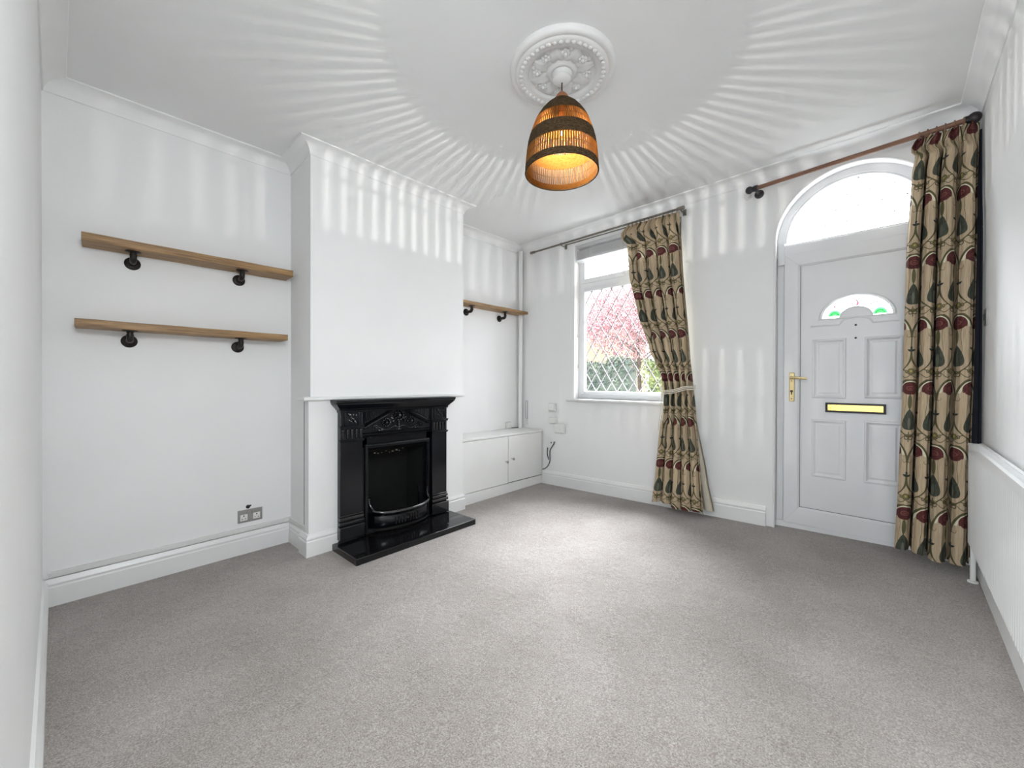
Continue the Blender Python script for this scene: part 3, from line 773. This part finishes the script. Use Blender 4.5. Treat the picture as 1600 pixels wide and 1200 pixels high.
# hearth slab
hx0, hx1, hy0, hy1 = F-.01, .795, -2.345, -1.372
he = MB(); cn = [(hx0, hy0), (hx1, hy0), (hx1, hy1), (hx0, hy1)]
he.hexa([(x, y, fz(x, y)-.01) for x, y in cn], [(x, y, max(fz(x, y)+.042, 0)) for x, y in cn])
he = tag(he.build('hearth', 'granite', bevel=.004), 'polished black granite hearth slab on the carpet under the fireplace', 'hearth')
# ------------------------------------------------------------------ low cupboard in the far alcove
CX = .353
cp = thing('cupboard', (.18, -.59, fz(.2, -.6)), 'low white built-in cupboard with two doors in alcove beside window', 'cupboard')
b = MB(); b.box(.004, CX-.02, BY1+.002, -.004, .075, .565); b.build('carcass', 'soot', cp, smooth=0)
MB().box(.004, CX+.004, CY1+.004, -.012, .572, .592).build('top_board', 'cupboard', cp, bevel=.003)
MB().box(CX-.035, CX-.006, CY1+.004, -.004, fz(.35, -1.19)-.01, .085).build('plinth', 'cupboard', cp, bevel=.002)
d1 = MB().box(CX-.02, CX, -1.186, -.557, .090, .568).build('cupboard_door', 'cupboard', cp, bevel=.0025)
d2 = MB().box(CX-.02, CX, -.549, -.022, .094, .568).build('cupboard_door', 'cupboard', cp, bevel=.0025)
def knob(y, z, p): MB().lathe([(.007, 0), (.006, .014), (.009, .018), (.0135, .024), (.0145, .03), (.012, .036), (.005, .039)], (CX, y, z), 14, 'x').build('door_knob', 'chrome', p)
knob(-.592, .315, d1); knob(-.505, .335, d2)

# ------------------------------------------------------------------ shelves on pipe brackets
def pipe_bracket(parent, y, zw, zs, xs=.095):
    # flange on the wall, stub, elbow, nipple, flange under the board
    e = MB(); e.lathe([(.036, 0), (.036, .005), (.032, .008), (.018, .011), (.0155, .016), (.0155, .026)], (0, y, zw), 24, 'x')
    fl_ = e.build('pipe_bracket', 'pipe', parent)
    mb = MB(); R_ = .024
    path = [(.02, y, zw), (xs-R_, y, zw)]+[(xs-R_+R_*math.sin(PI/2*k/6), y, zw+R_-R_*math.cos(PI/2*k/6)) for k in range(1, 7)]+[(xs, y, zs-.006)]
    mb.tube(path, [.0125]+[.0155]*7+[.0115], 14)
    mb.lathe([(.0165, zw+.026), (.0165, zw+.032)], (xs, y, 0), 14); mb.build('pipe_elbow', 'pipe', fl_)
    MB().lathe([(.0155, -.014), (.0155, -.008), (.024, -.005), (.034, -.004), (.034, -.0005)], (xs, y, zs), 20).build('pipe_flange', 'pipe', fl_)
def shelf(ya, yb, z0, z1, brs, label, depth=.165):
    t = thing('wall_shelf', (0, (ya+yb)/2, z0), label, 'shelf')
    b = MB(); n = 12; rings = []
    for k in range(n+1):
        y = ya+(yb-ya)*k/n; w = .0008*math.sin(k*1.7)
        rings.append([(.001, y, z0+w), (depth, y, z0+w), (depth, y, z1+w), (.001, y, z1+w)])
    b.loops(rings); b.build('shelf_board', 'wood', t, bevel=.002)
    for y, zw in brs: pipe_bracket(t, y, zw, z0)
    return t
shelf(-3.512, -2.508, 1.850, 1.893, [(-3.314, 1.800), (-2.795, 1.800)], 'upper oiled wooden shelf on dark pipe brackets in left alcove')
shelf(-3.537, -2.542, 1.404, 1.443, [(-3.328, 1.350), (-2.802, 1.350)], 'lower oiled wooden shelf on dark pipe brackets in left alcove')
shelf(-1.175, -.042, 1.896, 1.925, [(-.824, 1.840), (-.346, 1.828)], 'oiled wooden shelf in far alcove between chimney breast and window wall', .16)

# ------------------------------------------------------------------ ceiling rose and pendant
RX, RY = 1.972, -1.826
rose = thing('ceiling_rose', (RX, RY, H), 'round white plaster ceiling rose with leaf and flower relief', 'ceiling rose')
pr = [(.262, 0), (.262, -.014), (.254, -.026), (.242, -.030), (.232, -.026), (.228, -.032), (.216, -.036), (.206, -.034), (.194, -.032), (.176, -.034), (.17, -.028), (.165, -.016), (.12, -.012), (.075, -.016), (.068, -.026), (.058, -.028), (.05, -.024), (.044, -.036), (.034, -.044), (.012, -.046)]
MB().lathe(pr, (RX, RY, H), 72).build('rose_disc', 'plaster', rose, smooth=60)
bd = MB()
for k in range(44):
    a = 2*PI*k/44; c, s = math.cos(a+.05), math.sin(a+.05)
    bd.ball((RX+.205*c, RY+.205*s, H-.034), .0105, 12, (1.25, 1.25, .7))
stuff(bd.build('rope_bead', 'plaster', rose, smooth=120))
for k in range(8):
    a = 2*PI*(k+.5)/8; ca, sa = math.cos(a), math.sin(a)
    rings = []
    for i in range(7):
        t = i/6; r = .075+.085*t; hw = .012+.030*math.sin(PI*min(1, t*.62+.3))*(1-.55*t*t); hw *= (1+.15*math.cos(i*PI))
        ring = []
        for j in range(7):
            q = -1+2*j/6; x = r*ca-q*hw*sa; y = r*sa+q*hw*ca
            ring.append((RX+x, RY+y, H-.013-.016*math.sin(PI*t*.85+.15)*(1-.6*abs(q))+.004*math.cos(q*6)))
        rings.append(ring)
    MB().loops(rings, False, False, False).build('acanthus_leaf', 'plaster', rose, smooth=70)
for k in range(8):
    a = 2*PI*k/8; cx_, cy_ = RX+.125*math.cos(a), RY+.125*math.sin(a)
    mb = MB(); mb.ball((cx_, cy_, H-.026), .010, 12)
    for i in range(6):
        q = 2*PI*i/6; mb.ball((cx_+.015*math.cos(q), cy_+.015*math.sin(q), H-.019), .0098, 12, (1, 1, .8))
    for sg in (-1, 1): mb.ball((cx_+sg*.03*math.cos(a+.9), cy_+sg*.03*math.sin(a+.9), H-.015), .012, 8, (1.2, 1.2, .6))
    mb.build('plaster_rose', 'plaster', rose, smooth=70)

ZR = 2.178; ZTp = 2.552
pend = thing('pendant_lamp', (RX, RY, ZR), 'bell shaped woven pendant lamp with dark and glowing cane bands', 'lamp')
MB().lathe([(.046, H-.044), (.046, H-.052), (.036, H-.062), (.012, H-.068)], (RX, RY, 0), 24).build('cord_cup', 'plaster', pend)
MB().tube([(RX, RY, 2.58), (RX, RY, H-.06)], .0035, 8).build('flex', 'cord', pend)
MB().lathe([(.030, 2.538), (.034, 2.546), (.034, 2.556), (.026, 2.57), (.016, 2.58), (.006, 2.588)], (RX, RY, 0), 20).build('lamp_cap', 'copper', pend)
prof_pts = [(0, .182), (.05, .180), (.10, .175), (.15, .167), (.20, .154), (.24, .139), (.27, .124), (.30, .104), (.325, .083), (.345, .061), (.36, .042), (.374, .02)]
def srad(h):
    for (h0, r0), (h1, r1) in zip(prof_pts, prof_pts[1:]):
        if h <= h1: return r0+(r1-r0)*(h-h0)/(h1-h0)
    return prof_pts[-1][1]
def shade_band(h0, h1, name):
    n = max(2, int((h1-h0)/.012)); hs = [h0+(h1-h0)*i/n for i in range(n+1)]
    o = MB().lathe([(srad(h)+.003, ZR+h) for h in hs], (RX, RY, 0), 72, cap0=False, cap1=False).build(name, 'weave_dark', pend, smooth=60)
    MB().lathe([(srad(h)-.002, ZR+h) for h in hs], (RX, RY, 0), 72, cap0=False, cap1=False).build('band_lining', 'weave_pale', o, smooth=60)
def rim(h, r=.0035, mat='weave_dark', name='binding_ring'):
    return MB().tube([(RX+srad(h)*math.cos(2*PI*k/72), RY+srad(h)*math.sin(2*PI*k/72), ZR+h) for k in range(73)], r, 8, False).build(name, mat, pend)
shade_band(0, .030, 'rim_band'); shade_band(.108, .180, 'woven_band'); shade_band(.250, .374, 'crown_band')
def strands(h0, h1, sr, N=180):
    mb = MB()
    for k in range(N):
        a = 2*PI*(k+(-.17 if k % 2 else .17)+random.uniform(-.05, .05))/N; n = 5
        mb.tube([(RX+srad(h)*math.cos(a), RY+srad(h)*math.sin(a), ZR+h) for h in [h0+(h1-h0)*i/n for i in range(n+1)]], sr*(srad((h0+h1)/2)/.17)**.6, 5, False)
    return stuff(mb.build('cane_strand', 'strand', pend))
strands(.028, .110, .0026); strands(.178, .252, .0019)
rim(.0, .004); rim(.068, .0016); rim(.214, .0014)
ZBULB = 2.378
MB().lathe([(.008, ZBULB+.05), (.016, ZBULB+.052), (.018, ZBULB+.09), (.014, ZBULB+.10), (.014, ZBULB+.165)], (RX, RY, 0), 16).build('bulb_holder', 'copper', pend)
MB().lathe([(.002, -.034), (.016, -.03), (.027, -.014), (.029, .002), (.024, .022), (.013, .045), (.012, .054)], (RX, RY, ZBULB), 20, cap1=False).build('bulb', 'bulbglass', pend)
MB().tube([(RX+.004*math.cos(i), RY+.004*math.sin(i), ZBULB-.011+.0022*i) for i in range(11)], .0021, 6).build('filament', 'filament', pend)
pl_ = lamp('pendant_bulb_light', 'POINT', (RX, RY, ZBULB), (0, 0, 0), 30, (1, .97, .93), shadow_soft_size=.002)

# ------------------------------------------------------------------ curtains
def lerp_tab(tab, z):
    if z >= tab[0][0]: return tab[0][1]
    for (z0, a), (z1, b_) in zip(tab, tab[1:]):
        if z >= z1: t = (z0-z)/(z0-z1); t = t*t*(3-2*t)*.35+t*.65; return a+(b_-a)*t
    return tab[-1][1]
FOLD = [(0, 0, .55), (.14, .24, 1), (.36, .60, 1), (.50, .80, .45), (.70, .885, -.9), (.76, .91, -1), (.82, .93, -.9), (1, 1, .55)]
def cloth(name, mat, parent, L, Rt, ztop, zbot, nf, amp, y0f, cw, nu=220, nv=90, off=0, head=.085, seed=3, wob=1.0, uoff=0, voff=0, tail=0):
    rnd = random.Random(seed); ph = [rnd.uniform(-.35, .35) for _ in range(nf+3)]; am = [rnd.uniform(.65, 1.2) for _ in range(nf+3)]
    mb = MB(); vs = []; uv = []
    for j in range(nv+1):
        t = j/nv; 
        for i in range(nu+1):
            s = i/nu
            zb = zbot(s) if callable(zbot) else zbot
            zt = ztop(s) if callable(ztop) else ztop
            z = zt+(zb-zt)*t
            xl, xr = lerp_tab(L, z), lerp_tab(Rt, z)
            f = s*nf; k = int(f); fr = f-k
            a0 = am[k]*(1-fr)+am[k+1]*fr; p = ph[k]*(1-fr)+ph[k+1]*fr
            drift = .5*math.sin(t*2.2+s*5)*.35
            g = (f+p*.5+drift*wob*.25) % 1.0
            # fold outline: (cloth fraction, x fraction, depth 1 front .. -1 back)
            for (c0, X0, D0), (c1, X1, D1) in zip(FOLD, FOLD[1:]):
                if g <= c1:
                    q_ = (g-c0)/(c1-c0); q2 = q_*q_*(3-2*q_); xf = X0+(X1-X0)*q_; w = D0+(D1-D0)*q2; break
            xd = (xf-g)/nf
            A_ = amp(t)*a0
            d = zt-z
            if d < head+.04:
                q = max(0, min(1, (head+.04-d)/.05)); w2 = math.sin(2*PI*f*2.3+1.2)
                w = w*(1-q)+w2*q; A_ = A_*(1-q)+.010*q
                if d < .03: A_ *= 1.35
            edge = min(1, s*10, (1-s)*10)*min(1, max(0, (d-.03)/.12))
            x = xl+(xr-xl)*(s+xd*edge)
            y = y0f(z)-A_*w+off+(max(0, (s-.93)/.07)*tail)
            vs.append((x, y, z)); uv.append((s*cw+uoff, d+voff))
    fs = []
    for j in range(nv):
        for i in range(nu):
            a = j*(nu+1)+i; fs.append((a, a+1, a+nu+2, a+nu+1))
    mb.add(vs, fs); mb.uv = uv
    o = mb.build(name, mat, parent, smooth=180)
    return o
c1 = thing('curtain', (1.68, -.09, .1), 'long tulip print curtain tied back at right side of leaded window', 'curtain')
L1 = [(2.56, 1.425), (2.525, 1.395), (2.495, 1.352), (2.44, 1.372), (2.37, 1.432), (2.10, 1.456), (1.735, 1.548), (1.415, 1.668), (1.163, 1.787), (1.02, 1.800), (.93, 1.796), (.6, 1.755), (.336, 1.732), (.10, 1.706)]
R1 = [(2.56, 1.885), (2.17, 1.917), (1.37, 1.992), (1.16, 2.012), (.85, 2.045), (.344, 2.096), (.08, 2.120)]
def amp1(t): z = 2.56-2.46*t; return .030+.018*math.exp(-((z-1.05)/.35)**2)+.012*t
def y1f(z): return -.088-.045*max(0, min(1, (2.5-z)/1.2))-.02*max(0, min(1, (1-z)))
cloth('curtain_cloth', 'print', c1, L1, R1, lambda s: 2.556-.004*s, lambda s: .112-.028*s+.012*math.sin(9*s), 5, amp1, y1f, 1.18, seed=5, uoff=.055, voff=.10)
L1b = [(z, x+.025) for z, x in L1]; R1b = [(z, x-.015+.075*max(0, min(1, (.7-z)/.6))) for z, x in R1]
cloth('curtain_lining', 'lining', c1, L1b, R1b, 2.53, .105, 5, lambda t: .014+.006*t, lambda z: y1f(z)+.048+.02*max(0, min(1, (1-z))), 1.0, nu=120, nv=50, seed=9, head=0)
hk = MB()
for k in range(13):
    x = 1.435+.435*k/12; hk.tube([(x, -.09, 2.560+.011*math.cos(0)), (x, -.098, 2.574), (x+.002, -.102, 2.562), (x, -.098, 2.545), (x, -.09, 2.530)], .0016, 6)
stuff(hk.build('curtain_hook', 'pipe', c1))
tb = thing('curtain_tieback', (1.80, -.12, 1.05), 'thin cream cord tying back the window curtain near the sill', 'tieback')
mb = MB()
for dz_, rr in ((0, .0045), (.012, .004), (-.014, .004)):
    q = []
    for k in range(33):
        a = 2*PI*k/32; q.append((1.90+.135*math.cos(a), -.135+.085*math.sin(a), 1.055+dz_+.03*math.cos(a)+.004*math.sin(5*a)))
    mb.tube(q, rr, 6, False)
mb.build('cord_loop', 'string', tb)
mb = MB()
mb.cable([(1.80, -.20, 1.04), (1.797, -.212, .98), (1.79, -.21, .9), (1.775, -.205, .80), (1.765, -.20, .72)], .004, 6)
mb.cable([(1.806, -.20, 1.04), (1.812, -.212, .97), (1.806, -.212, .88), (1.80, -.21, .80)], .004, 6)
mb.cable([(1.80, -.205, 1.045), (1.785, -.215, 1.07), (1.795, -.222, 1.09), (1.806, -.212, 1.05)], .004, 6)
mb.build('cord_tail', 'string', tb)

c2 = thing('curtain', (3.36, -.12, .12), 'long tulip print curtain hanging straight beside the white front door', 'curtain')
L2 = [(2.58, 3.285), (2.53, 3.262), (2.495, 3.246), (2.45, 3.270), (2.36, 3.256), (1.88, 3.234), (1.116, 3.222), (.5, 3.205), (.12, 3.190)]
R2 = [(2.58, 3.522), (2.2, 3.51), (1.2, 3.500), (.85, 3.492), (.12, 3.485)]
def y2f(z): return -.105-.06*max(0, min(1, (2.45-z)/.5))-.02*max(0, min(1, (1.2-z)))
cloth('curtain_cloth', 'print', c2, L2, R2, 2.562, lambda s: .158-.03*s+.008*math.sin(8*s), 4, lambda t: .046+.012*t, y2f, .95, seed=11, uoff=.055, voff=.02, wob=.4, tail=.05)
cloth('curtain_lining', 'gap_shade', c2, [(z, x+.035) for z, x in L2], [(2.58, 3.531), (.12, 3.531)], 2.53, .165, 4, lambda t: .01, lambda z: y2f(z)+.058, 1.0, nu=100, nv=40, seed=2, head=0)  # navy sheet run out to the wall, its dark colour painting the shaded gap

# rods
rod = thing('curtain_rod', (1.08, -.09, 2.56), 'slim grey metal curtain rod above the leaded window', 'curtain rod')
MB().tube([(.30, -.09, 2.567), (1.87, -.09, 2.571)], .0095, 12).build('rod', 'rodgrey', rod)
for x0, x1, z in ((.238, .305, 2.567), (1.865, 1.928, 2.571)):
    MB().lathe([(.011, x0), (.0145, x0+.004), (.0145, x1-.006), (.012, x1)], (0, -.09, z), 14, 'x').build('end_cap', 'rodgrey', rod)
for x in (.665, 1.90):
    mb = MB(); mb.box(x-.012, x+.012, -.012, 0, 2.535, 2.585); mb.tube([(x, -.005, 2.552), (x, -.09, 2.552)], .005, 8); mb.lathe([(.0125, x-.008), (.0125, x+.008)], (0, -.09, 2.568), 12, 'x')
    mb.build('rod_bracket', 'rodgrey', rod)
MB().box(.70, 1.80, -.075, -.069, 2.546, 2.556).build('rod_rail', 'rodgrey', rod)
pole = thing('curtain_pole', (2.96, -.1, 2.55), 'reddish wooden curtain pole with dark ball ends above the front door', 'curtain pole')
PA, PB = Vector((2.43, -.1, 2.549)), Vector((3.50, -.1, 2.585))
def on_pole(x): return PA+(PB-PA)*(x-PA.x)/(PB.x-PA.x)
MB().tube([PA, PB], .0145, 14).build('pole', 'pole', pole)
mb = MB(); p = on_pole(2.405); mb.ball(p, .027, 16); mb.lathe([(.017, p.x+.018), (.02, p.x+.024), (.02, p.x+.034), (.0155, p.x+.04)], (0, p.y, p.z), 14, 'x'); mb.build('ball_finial', 'darkball', pole)
mb = MB(); p = on_pole(3.498); mb.ball(p, .030, 16); mb.build('ball_finial', 'darkball', pole)
for x in (2.448, 3.47):
    p = on_pole(x); mb = MB(); mb.lathe([(.031, 0), (.031, -.008), (.02, -.014), (.012, -.02), (.012, -.085), (.012, -.1)], (x, 0, p.z-.012), 16, 'y'); mb.tube([(x-.011, -.1, p.z), (x+.011, -.1, p.z)], .021, 14)
    mb.build('pole_bracket', 'darkball', pole)
for k in range(6):
    p = on_pole(3.285+.035*k); q = [(p.x, p.y+.021*math.cos(2*PI*i/20), p.z-.004+.021*math.sin(2*PI*i/20)) for i in range(21)]
    MB().tube(q, .0036, 8, False).build('pole_ring', 'pole', pole)
wpatch = MB(); wpatch.lathe([(.026, 0), (.026, -.01), (.02, -.018), (.02, -.03), (.006, -.034)], (2.372, 0, 2.545), 16, 'y')
tag(wpatch.build('pole_socket', 'plaster'), 'small white plaster boss left of the dark ball end of wooden pole', 'wall fitting')

# ------------------------------------------------------------------ radiator
rd_ = thing('radiator', (W-.04, -1.0, .1), 'white panel radiator on right wall beside the door curtain', 'radiator')
RY0, RY1, RZ0, RZ1 = -1.75, -.310, .285, .805
mb = MB(); n = 42; rings = []
xs_ = W-.068
pts = []
for k in range(n*4+1):
    ph_ = (k % 4); y = RY1+(RY0-RY1)*k/(n*4)
    dpt = [0, 0, .0045, .0045][ph_] if 2 < k < n*4-2 else 0
    pts.append((y, xs_+dpt))
rings = []
for z, dx_ in ((RZ0, .012), (RZ0+.012, 0), (RZ0+.03, 0), (RZ1-.05, 0), (RZ1-.03, 0), (RZ1-.004, .0), (RZ1, .004)):
    fl_flat = (z <= RZ0+.0121 or z >= RZ1-.031)
    rings.append([((xs_ if fl_flat else x)+dx_, y, z) for y, x in pts])
mb.loops(rings, False, False, False)
mb.box(xs_+.0065, xs_+.012, RY0, RY1, RZ0, RZ1-.002)
mb.build('front_panel', 'radiator', rd_, smooth=30)
MB().box(W-.03, W-.02, RY0, RY1, RZ0, RZ1-.004).build('back_panel', 'radiator', rd_, bevel=.003)
for y in (RY0, RY1): 
    MB().box(xs_, W-.02, y-.004, y+.004, RZ0+.005, RZ1).build('side_cover', 'radiator', rd_, bevel=.003)
gt = MB(); gt.box(xs_-.002, xs_+.012, RY0, RY1, RZ1-.004, RZ1+.007).box(W-.03, W-.018, RY0, RY1, RZ1-.004, RZ1+.007)
for k in range(57): y = RY1+(RY0-RY1)*k/56; gt.box(xs_+.01, W-.028, y-.004, y+.004, RZ1-.002, RZ1+.004)
stuff(gt.build('top_grille', 'radiator', rd_, smooth=0))
for y in (RY1-.2, RY0+.2): MB().box(W-.021, W-.002, y-.02, y+.02, RZ0+.05, RZ1-.05).build('wall_bracket', 'radiator', rd_)
vz = fz(W, -.26)
mb = MB(); mb.tube([(W-.046, RY1+.03, vz-.01), (W-.046, RY1+.03, RZ0+.04)], .011, 10); mb.tube([(W-.046, RY1-.02, RZ0+.04), (W-.046, RY1+.045, RZ0+.04)], .012, 12)
mb.lathe([(.013, RZ0+.045), (.017, RZ0+.055), (.017, RZ0+.09), (.012, RZ0+.097)], (W-.046, RY1+.03, 0), 14); mb.lathe([(.02, vz), (.02, vz+.008), (.01, vz+.012)], (W-.046, RY1+.03, 0), 16)
mb.build('valve_pipe', 'plastic', rd_)
# ------------------------------------------------------------------ sockets, switches, cables
def dsocket():
    t = thing('wall_socket', (0, -2.73, .19), 'brushed steel double socket low on wall of left alcove', 'socket')
    MB().box(0, .006, -2.802, -2.657, .159, .245).build('face_plate', 'steel', t, bevel=.002)
    for y in (-2.767, -2.692):
        MB().box(.004, .0075, y-.021, y+.021, .172, .214).build('socket_insert', 'plastic', t, bevel=.002)
        h = MB(); h.box(.007, .0085, y-.003, y+.003, .2, .209).box(.007, .0085, y-.013, y-.006, .182, .186).box(.007, .0085, y+.006, y+.013, .182, .186)
        h.build('pin_hole', 'black', t, smooth=0)
    for y in (-2.744, -2.715): MB().box(.004, .009, y-.007, y+.007, .218, .238).build('rocker_switch', 'steel', t, bevel=.002)
dsocket()
mb = MB(); mb.lathe([(.013, 0), (.012, .006), (.006, .009)], (0, -2.742, .262), 14, 'x'); mb.tube([(.004, -2.742, .262), (.012, -2.735, .268), (.014, -2.726, .272)], .005, 8)
tag(mb.build('cable_outlet', 'black'), 'small black cable stub in wall just above steel double socket', 'cable')
mb = MB(); mb.box(.012, .032, bwy(.02)+.001, bwy(.02)+.012, .03, .055); tag(mb.build('pipe_hole_cover', 'black', bevel=.003), 'tiny black cap on skirting at the back corner of left alcove', 'cap')
t = thing('light_switch', (W, -.225, 1.43), 'steel light switch on right wall beside door curtain', 'switch')
MB().box(W-.007, W, -.268, -.182, 1.425, 1.511).build('face_plate', 'steel', t, bevel=.002)
MB().box(W-.012, W-.005, -.234, -.216, 1.45, 1.486).build('rocker_switch', 'black', t, bevel=.003)
t = thing('wall_box', (.50, 0, .81), 'square white box on front wall below the window sill', 'wall box')
MB().box(.455, .545, -.036, 0, .806, .892).build('box_body', 'plastic', t, bevel=.005)
MB().box(.463, .537, -.041, -.034, .814, .884).build('face_plate', 'plastic', t, bevel=.004)
t = thing('wall_socket', (.57, 0, .58), 'white surface socket with plug on front wall beside low cupboard', 'socket')
MB().box(.535, .668, -.030, 0, .577, .672).build('socket_box', 'plastic', t, bevel=.005)
MB().box(.540, .664, -.036, -.028, .581, .668).build('face_plate', 'plastic', t, bevel=.003)
MB().box(.600, .622, -.040, -.034, .612, .634).build('rocker_switch', 'gloss', t, bevel=.003)
t = thing('plug_adapter', (.53, 0, .65), 'white plug-in adapter above white socket beside low cupboard', 'adapter')
MB().box(.462, .56, -.034, 0, .672, .735).build('adapter_body', 'plastic', t, bevel=.006)
MB().tube([(.548, -.02, .73), (.549, -.022, .755), (.547, -.02, .78)], .006, 8).build('cable_grip', 'plastic', t)
mb = MB(); mb.cable([(.52, -.008, .475), (.515, -.012, .45), (.495, -.018, .415), (.47, -.02, .37), (.468, -.02, .31), (.466, -.02, .25), (.44, -.02, .20), (.40, -.02, .165), (.365, -.02, .152)], .005, 8)
mb.tube([(.478, -.006, .463), (.474, -.012, .452)], .005, 8); mb.cable([(.43, -.012, .40), (.428, -.015, .33), (.45, -.018, .27)], .005, 8)
tag(mb.build('loose_cable', 'black'), 'black cable hanging on front wall at end of low cupboard', 'cable')
t = thing('phone_socket', (0, -.2, .592), 'small white phone socket above low cupboard near the corner pipe', 'socket')
MB().box(0, .03, -.245, -.175, .594, .664).build('socket_box', 'plastic', t, bevel=.004)
MB().box(.028, .033, -.238, -.182, .6, .658).build('face_plate', 'plastic', t, bevel=.002)
mb = MB(); mb.cable([(.02, -.172, .598), (.03, -.14, .597), (.04, -.10, .597), (.055, -.085, .598)], .004, 8); tag(mb.build('thin_cable', 'black'), 'thin dark cable lying on cupboard top behind phone socket', 'cable')
t = thing('pull_cord_loop', (.115, -.012, .62), 'long thin cord loop hanging beside corner pipe above low cupboard', 'cord')
mb = MB(); q = [(.105, -.012, .90), (.105, -.012, .72), (.109, -.012, .704), (.118, -.012, .70), (.127, -.012, .704), (.131, -.012, .72), (.131, -.012, .90), (.128, -.012, .905), (.108, -.012, .905), (.105, -.012, .90)]
mb.tube(q, .0028, 6); mb.build('cord_loop', 'seal', t)
mb = MB(); mb.tube([(.118, -.012, .70), (.116, -.012, .66), (.105, -.012, .62)], .003, 6); mb.tube([(.118, -.012, .70), (.122, -.012, .665), (.135, -.012, .63)], .003, 6); mb.box(.11, .127, -.02, -.002, .672, .70); mb.build('cord_cleat', 'plastic', t)

# ------------------------------------------------------------------ garden seen through the window
gp = MB(); gp.box(-30, 12, .3, 40, -.25, -.12); S(gp.build('ground', 'paving', at=(0, 0, 0)))
def leaves(mb, n, pick, size, rnd):
    vs = []; fs = []
    for _ in range(n):
        c = Vector(pick(rnd)); s = size*rnd.uniform(.6, 1.4)
        a = Vector((rnd.gauss(0, 1), rnd.gauss(0, 1), rnd.gauss(0, 1))).normalized(); b_2 = a.orthogonal().normalized()
        k = len(vs); vs += [c-a*s, c+b_2*s*.5, c+a*s, c-b_2*s*.5]; fs.append((k, k+1, k+2, k+3))
    mb.add(vs, fs)
def hedge(x0, x1, y0_, y1_, zt, mat, label, seed):
    rnd = random.Random(seed); t = thing('garden_hedge', ((x0+x1)/2, (y0_+y1_)/2, -.12), label, 'hedge')
    def pick(r):
        x = r.uniform(x0, x1); y = r.uniform(y0_, y1_); top = zt+.06*math.sin(x*5)+.05*math.sin(x*11+1)
        if r.random() < .6: y = y0_+abs(r.gauss(0, .07)); z = r.uniform(-.1, top)
        else: z = top-abs(r.gauss(0, .09))
        return (x, y, z)
    mb = MB(); leaves(mb, 5200, pick, .042, rnd); stuff(mb.build('hedge_leaves', mat, t, smooth=0))
    st = MB()
    for k in range(7):
        x = x0+(x1-x0)*(k+.5)/7; y = (y0_+y1_)/2
        st.tube([(x, y, -.14), (x+.04, y, .4), (x-.03, y-.05, zt-.15)], [.03, .022, .008], 6)
    st.build('hedge_stem', 'bark', t)
    core = MB(); core.box(x0+.1, x1-.1, y0_+.16, y1_-.08, -.12, zt-.14); core.build('hedge_core', mat, t)
hedge(-3.4, -.74, 4.0, 4.7, 1.58, 'darkleaf', 'dark bluish hedge left of the pink tree outside the window', 1)
hedge(-.50, 2.0, 4.1, 4.8, 1.60, 'greenleaf', 'yellow green hedge right of the pink tree outside the window', 2)
tr_ = thing('garden_tree', (-.66, 4.4, -.12), 'pink leaved garden tree outside behind the leaded window', 'tree')
mb = MB(); mb.tube([(-.64, 4.4, -.14), (-.66, 4.42, .7), (-.70, 4.45, 1.5), (-.78, 4.5, 2.2), (-.8, 4.5, 3.0)], [.055, .045, .04, .03, .012], 8)
rnd = random.Random(4); tips = []
for k in range(16):
    a = 2*PI*k/16*2.6; z = 1.5+1.1*k/16; L_ = rnd.uniform(.7, 1.15)
    e = (-.75+L_*math.cos(a), 4.5+L_*.8*math.sin(a), z+.35+.4*rnd.random()); tips.append(e)
    mb.tube([(-.72, 4.46, z), ((-.72+e[0])/2, (4.46+e[1])/2, (z+e[2])/2+.08), e], [.018, .012, .004], 6)
mb.build('trunk', 'bark', tr_)
def pk(r):
    if r.random() < .55:
        e = tips[r.randrange(len(tips))]; return (e[0]+r.gauss(0, .22), e[1]+r.gauss(0, .22), e[2]+r.gauss(0, .22))
    while True:
        x, y, z = r.uniform(-1, 1), r.uniform(-1, 1), r.uniform(-1, 1)
        if x*x+y*y+z*z < 1: return (-.85+1.15*x, 4.55+.95*y, 2.42+.85*z)
mb = MB(); leaves(mb, 15000, pk, .026, rnd); stuff(mb.build('tree_leaves', 'pinkleaf', tr_, smooth=0))
hs = thing('house_across_the_garden', (-9.5, 17, -.12), 'pale orange house far beyond the garden hedge', 'house')
MB().box(-16, -8.4, 16, 21, -.12, 4.4).build('house_wall', 'brick', hs, smooth=0)
mb = MB(); mb.prism([(15.5, 4.3), (21.5, 4.3), (18.5, 6.8)], 'x', -16.2, -8.1); mb.build('house_roof', 'roof', hs, smooth=0)
for x in (-10.6, -13.2):
    for z in (.9, 2.9):
        f_ = MB(); f_.box(x-.6, x+.6, 15.94, 16.0, z, z+1.15); fo = f_.build('house_window', 'upvc', hs, bevel=.02)
        MB().box(x-.52, x+.52, 15.92, 15.95, z+.08, z+1.07).build('window_pane', 'dark_glass', fo)
